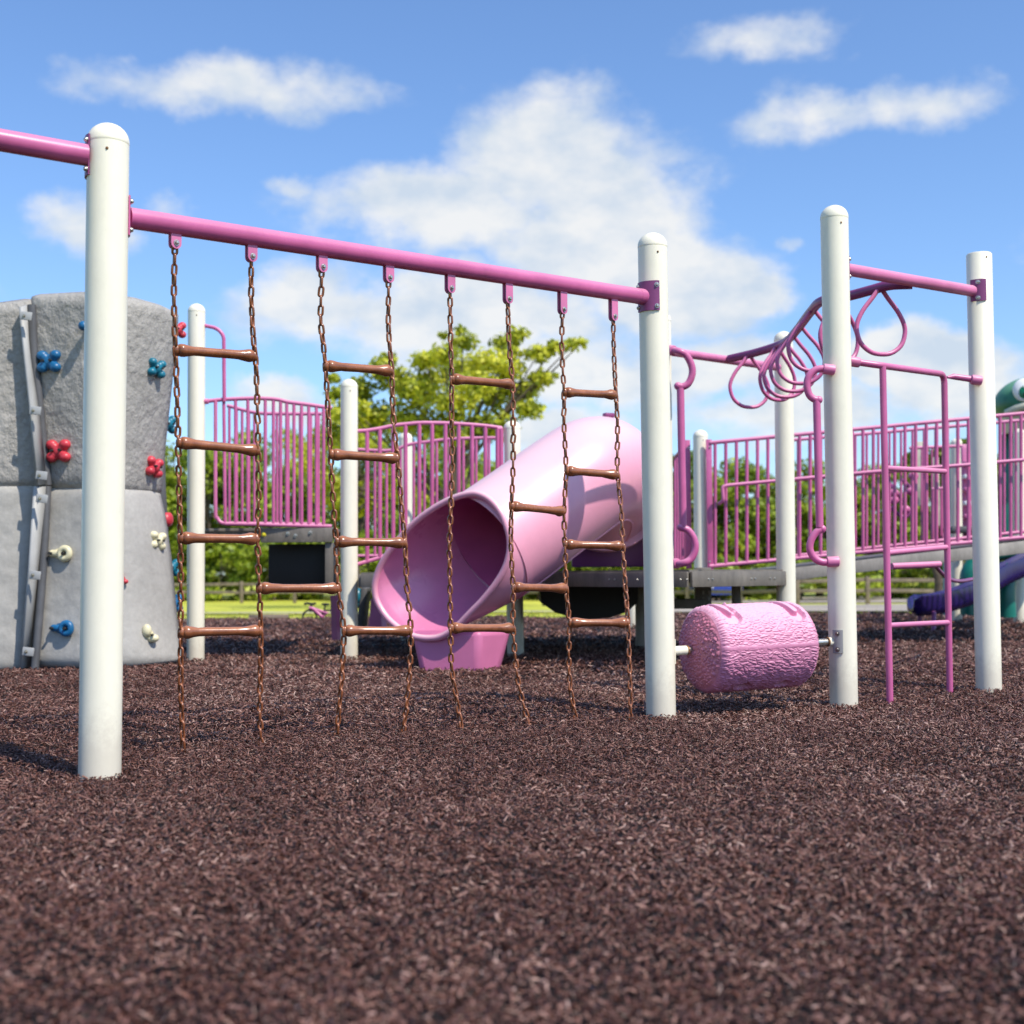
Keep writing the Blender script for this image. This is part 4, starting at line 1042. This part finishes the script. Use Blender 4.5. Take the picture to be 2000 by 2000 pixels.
hold('x', 848, 1572, 96, HBLUE, .8, Y=9.3, label='blue hold on the lower right edge'); hold('x', 870, 215, 85, HRED, .9, Y=9.25, label='red hold at the top right edge')
hold('knob', 790, 1157, 90, HRED, 1.25, Y=9.25, label='red mushroom shaped hold'); hold('x', 6, 767, 80, HBLUE, Y=8.72, label='dark blue hold at the left frame edge'); hold('x', -12, 1122, 90, HRED, Y=8.68, label='red hold at the left frame edge')
hold('wedge', 858, 1685, 60, HCREAM, .8, Y=9.3, label='small cream hold at the lower right edge'); hold('wedge', 604, 1452, 60, HRED, 0, label='red hold mostly hidden by the white post'); hold('knob', 440, 205, 60, HBLUE, label='hold hidden behind the white post')

# ------------------------------------------------------------------ low purple climber and small bike on the left
DPUR = mat('dark_purple_panel', (.065, .022, .075), .4)
pc = thing('arch_climber', (P(690, 1230, 10.9).x, 11, 0), 'dark purple panel climber with a blue hold beside the post', 'climber')
for x0_, x1_, y0_, y1_, Yq in ((645, 659, 1163, 1250, 10.8), (724, 746, 1170, 1226, 13.2)):
    a, b, c, d = P(x0_, y0_, Yq), P(x1_ - 3, y0_, Yq), P(x1_, y1_, Yq), P(x0_ - 4 if x0_ > 700 else x0_ + 3, y1_, Yq)
    mb = MB(); mb.add([a, b, c, d] + [v + Vector((.04, .12, 0)) for v in (a, b, c, d)], [(0, 1, 2, 3), (7, 6, 5, 4), (0, 4, 5, 1), (1, 5, 6, 2), (2, 6, 7, 3), (3, 7, 4, 0)]); mb.build('side_panel', DPUR, pc)
a = P(711, 1186, 11.); MB().box(a, (.06, .3, .34), Matrix.Rotation(.12, 3, 'Y'), .02).build('board', WPIPE, pc)
o = MB().ball(P(699, 1165, 10.9), .055, 14, (.8, 1, 1.3)).ball(P(701, 1180, 10.9), .035, 12).build('hand_hold', HTEAL, pc, angle=180)
bk = thing('bicycle', (P(615, 1210, 16).x, 16, 0), 'small pink child bicycle with black handlebar on the far mulch edge', 'bicycle')
bp = lambda x, y: P(x, y, 16.)
MB().tube([bp(604, 1187), bp(612, 1189), bp(628, 1204)], .022, 10).tube([bp(612, 1189), bp(640, 1198), bp(628, 1204)], .018, 8).build('frame', PINK, bk)
MB().tube([bp(594, 1180), bp(600, 1178), bp(610, 1180), bp(617, 1178)], .015, 8).build('handlebar', TYRE, bk); MB().tube([bp(608, 1181), bp(606, 1195)], .014, 8).build('fork', TYRE, bk)
for px_ in (605, 641):
    c = bp(px_, 1205); wq = MB().tube([c + Vector((math.cos(t) * .085, 0, math.sin(t) * .085)) for t in [2 * PI * i / 20 for i in range(20)]], .012, 8, closed=True).build('wheel', TYRE, bk)
MB().ball(bp(636, 1180), .04, 10, (1.4, .6, .4)).tube([bp(636, 1180), bp(631, 1200)], .01, 8).build('saddle', TYRE, bk)
tb_ = MB().box(P(525, 1206, 16.9), (.5, .15, .08), Matrix.Rotation(.1, 3, 'Z'), .01).build('timber_edging', WOOD, loc=P(525, 1206, 16.9)); tag(tb_, 'short grey timber lying at the far mulch edge', 'timber')

# ------------------------------------------------------------------ far right: navy slide, teal climber, frog head roof, pink steps
ns = thing('slide', (P(1800, 1235, 13).x, 13, 0), 'dark navy plastic slide sweeping down to the left under the ramp', 'slide')
sp = [(1778, 1182), (1800, 1183), (1830, 1180), (1862, 1172), (1905, 1156), (1950, 1128), (2000, 1104), (2070, 1060)]
cl2 = catmull([P(x, y, 13. + .004 * (x - 1778)) for x, y in sp], 5); rows_o = []
for i, p in enumerate(cl2):
    t = (cl2[min(i + 1, len(cl2) - 1)] - cl2[max(0, i - 1)]).normalized(); s = Vector((-.15, -.99, 0)).normalized(); u = t.cross(s).normalized(); u = u if u.z > 0 else -u
    sh_ = min(1, .55 + .15 * i); rows_o.append([p + s * a * (.8 + .2 * sh_) + u * b * sh_ for a, b in ((.27, .10), (.25, .11), (.235, .09), (.19, -.04), (.0, -.07), (-.19, -.04), (-.235, .09), (-.25, .11), (-.27, .10), (-.25, -.02), (-.2, -.09), (0, -.10), (.2, -.09), (.25, -.02))])
MB().rings(rows_o).build('chute', NAVY, ns, angle=60)
MB().tube([P(1796, 1200, 13.), P(1796, 1232, 13.)], .022, 10).build('leg', PINKD, ns); MB().tube([P(1824, 1196, 12.8), P(1823, 1240, 12.6)], .022, 10).build('leg', PINKD, ns)
tcx = thing('panel_climber', (P(1960, 1210, 14.3).x, 14.3, 0), 'teal moulded plastic climber behind the navy slide', 'climber')
MB().tube(catmull([P(1893, 1200, 14.), P(1890, 1150, 14.), P(1896, 1112, 14.), P(1925, 1085, 14.1), P(1990, 1075, 14.3)], 6), .09, 14).build('arch', TEAL, tcx)
MB().tube(catmull([P(1966, 1205, 14.), P(1964, 1150, 14.), P(1972, 1110, 14.1)], 6), .10, 14).build('leg', TEAL, tcx); MB().box(P(1935, 1150, 14.3), (.42, .05, .6), None, .02).build('panel', TEAL, tcx)
fg = thing('frog_roof', P(2010, 1000, 15.), 'green frog head roof topping the far play tower, large white eye', 'roof')
fc = P(2022, 786, 15.)
hm = MB(); hm.ball(fc - Vector((0, 0, .02)), .46, 44, (1, .95, .70)); hm.build('head', FROGG, fg, angle=180, fix=False)
IRIS = mat('iris_green', (.01, .22, .10), .3)
for sx in (-.25, .27):
    en = Vector((-.34 if sx < 0 else .34, -.90, .22)).normalized(); eq = Vector((0, -1, 0)).rotation_difference(en).to_matrix()
    ec = fc + Vector((sx, -.33, .10)); e = MB().ball(ec, .128, 24, (1, .5, 1.1), rot=eq).build('eye', EYEW, fg, angle=180, fix=False)
    for nm, off, rr_, m_ in (('iris', (0.01, -.030, -.03), .088, IRIS), ('pupil', (.012, -.058, -.07), .036, HOLE), ('glint', (0, -.073, .012), .014, EYEW)):
        MB().ball(ec + eq @ Vector(off), rr_, 20, (1, .5, 1.05), rot=eq).build(nm, m_, e, angle=180, fix=False)
MB().tube(catmull([fc + Vector((x, -.38 * math.sqrt(max(0, 1 - (x / .47) ** 2)) - .05, z - .02)) for x, z in ((-.42, -.13), (-.3, -.075), (-.1, -.055), (.1, -.055), (.3, -.08), (.42, -.13))], 6), .045, 14).build('lip', FCREAM, fg)
MB().lathe([(.36, 0), (.40, .12), (.42, .2)], fc - Vector((0, 0, .36)), (0, 0, 1), 30).build('chin', FCREAM, fg)
MB().box(fc + Vector((-.08, .12, -1.05)), (.62, .05, 1.4), None, .02).build('back_panel', TEAL, fg)
fs = thing('step_climber', (P(1888, 1050, 14).x, 14.2, .5), 'pink and white moulded step climber behind the ramp railing', 'climber')
MB().box(P(1893, 965, 14.2), (.16, .06, 1.05), None, .03).build('back', PINKL, fs)
for i in range(6): MB().box(P(1893, 905 + i * 26, 14.1), (.13, .1, .05), None, .015).build('step', EYEW if i % 2 else PINK, fs)
MB().box(P(1888, 1035, 14.0), (.42, .3, .07), None, .02).build('platform', WPIPE, fs)
bb_ = thing('board_panel', P(1800, 940, 15.4), 'beige board panel fixed between far pink rails', 'panel'); MB().box(P(1801, 925, 15.2), (.13, .03, .75), None, .01).build('board', FCREAM, bb_); MB().box(P(1829, 960, 15.2), (.07, .03, .8), None, .01).build('board', FCREAM, bb_)
pd = thing('pod_climber', P(1755, 1040, 13.6), 'twisting magenta pipe climber with round pods behind the railing', 'climber')
MB().tube(catmull([P(1738, 945, 13.6), P(1750, 960, 13.5), P(1766, 985, 13.6), P(1775, 1000, 13.6), P(1768, 1010, 13.6), P(1752, 1003, 13.6), P(1740, 990, 13.6)], 6), .02, 10).tube(catmull([P(1758, 935, 13.6), P(1775, 950, 13.6), P(1784, 975, 13.6), P(1784, 1010, 13.6), P(1788, 1062, 13.6)], 6), .02, 10).tube([P(1767, 1008, 13.6), P(1767, 1064, 13.6)], .02, 10).build('pipe', PINKD, pd)
for a, b in ((1746, 977), (1768, 995), (1780, 960), (1784, 930), (1746, 963)): MB().ball(P(a, b, 13.5), .055, 12, (1, .7, .8)).build('pod', PINK, pd, angle=180)

# ------------------------------------------------------------------ fence, cars
fn = thing('rail_fence', (8, 45, -.7), 'weathered two rail wooden fence crossing the field behind the playground', 'fence')
def fence_run(pts, step, H, n_rails=2):
    Lp = [Vector(p) for p in pts]; seg = []
    for a, b in zip(Lp, Lp[1:]):
        m = max(1, int((b - a).length / step)); seg += [a.lerp(b, i / m) for i in range(m)]
    seg.append(Lp[-1])
    for p in seg: p.z = float(terrain(p.x, p.y)) - .03
    for p in seg:
        MB().box(p + Vector((0, 0, H / 2)), (.14, .14, H), Matrix.Rotation(random.uniform(-.1, .1), 3, 'Z'), .02).build('post', WOOD, fn)
    for a, b in zip(seg, seg[1:]):
        for k in range(n_rails):
            z = H * (.86 - .36 * k); j = Vector((0, 0, random.uniform(-.03, .03))); a2 = a + Vector((0, 0, z)) + j; b2_ = b + Vector((0, 0, z)) - j; d = b2_ - a2
            MB().box((a2 + b2_) / 2, (d.length + .1, .05, .13), Matrix.Rotation(math.atan2(d.y, d.x), 3, 'Z') @ Matrix.Rotation(-math.atan2(d.z, math.hypot(d.x, d.y)), 3, 'Y'), .01).build('rail', WOOD, fn)
fence_run([(-32, 62, 0), (0, 58, 0), (10, 46, 0), (34, 44, 0)], 2.4, 1.0)
def car(label, px, Y, rz, paint, sc_=1.):
    p = P(px, 1150, Y); p.z = float(terrain(p.x, p.y)) - .02; o = thing('parked_car', p, label, 'car', 'cars parked beyond the fence'); Rz = Matrix.Rotation(rz, 3, 'Z')
    q = lambda x, y, z: p + Rz @ Vector((x * sc_, y * sc_, z * sc_))
    side = [(-2.05, .35), (-2.1, .75), (-1.95, .92), (-1.15, 1.0), (-.55, 1.42), (.7, 1.46), (1.45, 1.05), (2.0, .95), (2.1, .7), (2.05, .35)]
    mb = MB(); prev = []
    for wy, k in ((-.86, .0), (-.80, .05), (.80, .05), (.86, .0)): prev.append([q(x, wy if z < 1.02 else wy * .8, z + (k if z > .9 else 0)) for x, z in side])
    mb.rings(prev); mb.build('body', paint, o, angle=25)
    MB().add([q(-1.08, -.72, 1.05), q(-.6, -.66, 1.40), q(-.6, .66, 1.40), q(-1.08, .72, 1.05)], [(0, 1, 2, 3)]).build('windscreen', GLASS, o, fix=False).location += Rz @ Vector((-.03, 0, .06))
    for sy in (-1, 1):
        MB().add([q(-.85, sy * .82, 1.05), q(-.5, sy * .76, 1.36), (q(.65, sy * .76, 1.38)), q(1.15, sy * .82, 1.07)], [(0, 1, 2, 3)]).build('side_window', GLASS, o, fix=False)
        for xx in (-1.3, 1.3):
            wv = MB().tube([q(xx, sy * .70, .32), q(xx, sy * .88, .32)], .32 * sc_, 18).build('wheel', TYRE, o); MB().tube([q(xx, sy * .87, .32), q(xx, sy * .89, .32)], .19 * sc_, 14).build('rim', STEEL, wv)
    for sy in (-.6, .6): MB().ball(q(-2.08, sy, .72), .12 * sc_, 10, (.5, 1, .7)).build('headlight', EYEW, o, angle=180)
car('blue parked car seen front on beyond the fence under the deck', 1394, 64, PI / 2 + .1, CARB); car('red parked car mostly hidden by the deck edge', 1416, 70, PI / 2 - .3, CARR, 1.12); car('silver parked car beyond the fence beside the beam post', 1318, 66, PI / 2 + .3, CARS)

# ------------------------------------------------------------------ trees
def tree(name, label, base, H, Rc, seed, leaf, nleaf, lm, cat='tree', group=None, zc=.62, flat=.75, open_=.5, trunk_r=None, ncl=34, cpx=None):
    r_ = np.random.default_rng(seed); random.seed(seed); base = Vector(base); o = thing(name, base, label, cat, group)
    tr = trunk_r or H * .022; fork = base + Vector((r_.normal() * .1, 0, H * .32))
    mb = MB(); cs = []
    for i in range(ncl):
        a = r_.uniform(0, 2 * PI); u = r_.uniform(-1, 1); q = r_.uniform(.35, 1) ** .6
        k = math.sqrt(1 - u * u); c = base + Vector((math.cos(a) * k * Rc * q, math.sin(a) * k * Rc * q, H * zc + u * q * (H * (1 - zc)) * .93 * (1 if u > 0 else flat)))
        cs.append((c, Rc * r_.uniform(.16, .34)))
    if cpx:
        cs = [(P(a, b, base.y + r_.normal() * c * .02), c * base.y / F * 1.15) for a, b, c in cpx]; ncl = len(cs)
    mb.tube(catmull([base - Vector((0, 0, .2)), base + Vector((.03 * H * r_.normal() * .3, 0, H * .16)), fork, fork.lerp(base + Vector((0, 0, H * .85)), .5), base + Vector((0, 0, H * .9))], 4), [tr * 1.3 * (1 - .9 * i / 16) for i in range(17)], 9)
    for c, _ in cs[:ncl * 2 // 3]:
        s = fork.lerp(base + Vector((0, 0, H * .7)), r_.random() * .8); m = s.lerp(c, .5) + Vector((0, 0, -.04 * H * r_.random()))
        mb.tube(catmull([s, m, c], 4), [tr * .45 * (1 - .85 * i / 8) for i in range(9)], 6)
    mb.build('trunk', BARK, o, fix=False)
    wts = np.array([r for _, r in cs]) ** 2; wts /= wts.sum(); idx = r_.choice(len(cs), nleaf, p=wts)
    C = np.array([list(c) for c, _ in cs])[idx]; RRr = np.array([r for _, r in cs])[idx]
    d = r_.normal(size=(nleaf, 3)); d /= np.linalg.norm(d, axis=1)[:, None]; q = r_.uniform(0, 1, nleaf) ** open_
    Pp = C + d * (RRr * q)[:, None] * np.array([1.15, 1.15, .72])
    nd = d * .6 + r_.normal(size=(nleaf, 3)) * .6 + np.array([0, 0, .5]); nd /= np.linalg.norm(nd, axis=1)[:, None]
    t1 = np.cross(nd, r_.normal(size=(nleaf, 3))); t1 /= np.linalg.norm(t1, axis=1)[:, None]; t2 = np.cross(nd, t1); s = leaf * r_.uniform(.6, 1.3, nleaf)[:, None]
    V = np.stack([Pp - t1 * s * .5, Pp - t2 * s * .28, Pp + t1 * s * .5, Pp + t2 * s * .28], 1).reshape(-1, 3) - np.array(list(base))
    rn = np.repeat(r_.random(nleaf), 4); c_ = rawmesh('crown', V, np.arange(nleaf * 4).reshape(-1, 4), rn, lm); c_.parent = o; return o
def gz(x, y): return Vector((x, y, float(terrain(x, y)) - .03))
def at_px(px, Y): p = P(px, 1100, Y); return gz(p.x, Y)
tree('tree', 'large yellow green tree behind the wavy guard rail and slide', at_px(890, 38), 7.6, 3.8, 4, .20, 17000, LEAFA, zc=.58, open_=.95, cpx=[(745,722,30),(700,760,34),(780,745,35),(830,705,26),(810,765,40),(868,692,28),(905,668,24),(900,725,40),(950,705,33),(985,668,24),(1012,652,20),(990,722,32),(1050,692,24),(1085,678,20),(1120,672,17),(1138,668,12),(1060,738,24),(1022,762,32),(960,770,45),(880,785,46),(720,812,45),(680,800,35),(662,768,22),(650,740,14),(790,822,46),(870,842,50),(960,832,46),(640,850,32),(1035,800,26),(900,645,12),(868,655,10),(1000,690,20),(760,700,16),(840,740,30),(930,750,34)], group=None)
tree('tree', 'smaller yellow green tree behind the top of the slide', at_px(1065, 46), 5.0, 1.9, 5, .17, 7000, LEAFA, ncl=24)
tree('tree', 'yellow green branch tree at the left of the large tree', at_px(700, 44), 7.0, 2.2, 8, .17, 9000, LEAFA, ncl=28)
k = 0
fl = [(180, 74, 8.5, 3.8), (262, 68, 9.2, 3.6), (340, 76, 9.6, 3.8), (405, 68, 8.8, 3.4), (470, 78, 10., 4.), (545, 70, 9.6, 3.8), (620, 77, 9., 3.6), (700, 70, 10., 4.2), (790, 78, 9.5, 4.2), (870, 70, 8.6, 4.), (950, 76, 9., 3.8), (1040, 72, 7.6, 3.6), (1120, 78, 7.5, 3.6), (1210, 72, 7.8, 3.8), (1300, 78, 8., 3.6),
      (1370, 74, 8.7, 3.2), (1420, 78, 9.0, 3.0), (1475, 75, 8.4, 3.1), (1535, 79, 8.9, 3.2), (1600, 76, 8.6, 3.4), (1665, 80, 8.0, 3.2), (1730, 76, 8.1, 3.3), (1800, 81, 8.2, 3.4), (1880, 76, 8.6, 3.8), (1960, 80, 9.4, 3.8), (2050, 76, 9.5, 4.)]
where = ['behind the climbing wall', 'at the right edge of the climbing wall', 'beyond the wall beside the post', 'left of the left guard rail', 'behind the left guard rail', 'behind the left guard rail balusters', 'right of the left guard rail']
for px, Y, H, Rc in fl:
    w_ = ('behind the climbing wall' if px < 320 else 'beyond the first chain ladder' if px < 440 else 'behind the left guard rail' if px < 650 else 'behind the wavy guard rail' if px < 980 else 'hidden behind the slide' if px < 1250 else 'behind the start of the ramp railing' if px < 1560 else 'behind the right part of the ramp railing')
    tree('tree', f'dense green tree in the far tree line {w_}', at_px(px, Y), H * 1., Rc, 20 + k, .34, 6500, LEAFB, group='far tree line ' + w_, zc=.5, flat=1.0, open_=.45, ncl=30); k += 1
for px, Y, H, Rc, lb in ((1828, 34, 4.4, .8, 'slim palm like tree top seen between ladder and flat topped post'), (1880, 33, 4.3, .9, 'bushy green tree top left of the flat topped post')):
    tree('tree', lb, at_px(px, Y), H, Rc, 70 + k, .2, 1800, LEAFB, ncl=12, zc=.8); k += 1
# shrubs filling the foot of the tree line
for i in range(34):
    px = 150 + i * 57 + random.uniform(-14, 14); Y = random.uniform(64, 68); b = at_px(px, Y); H = random.uniform(2.0, 3.4)
    w_ = 'left' if px < 700 else 'middle' if px < 1300 else 'right'
    tree('shrub', f'low dense shrub below the {w_} part of the far tree line', b, H, random.uniform(1.6, 2.3), 200 + i, .28, 2200, LEAFB, cat='shrub', group=f'shrubs below the {w_} tree line', zc=.45, flat=1., open_=.4, ncl=14, trunk_r=.06)
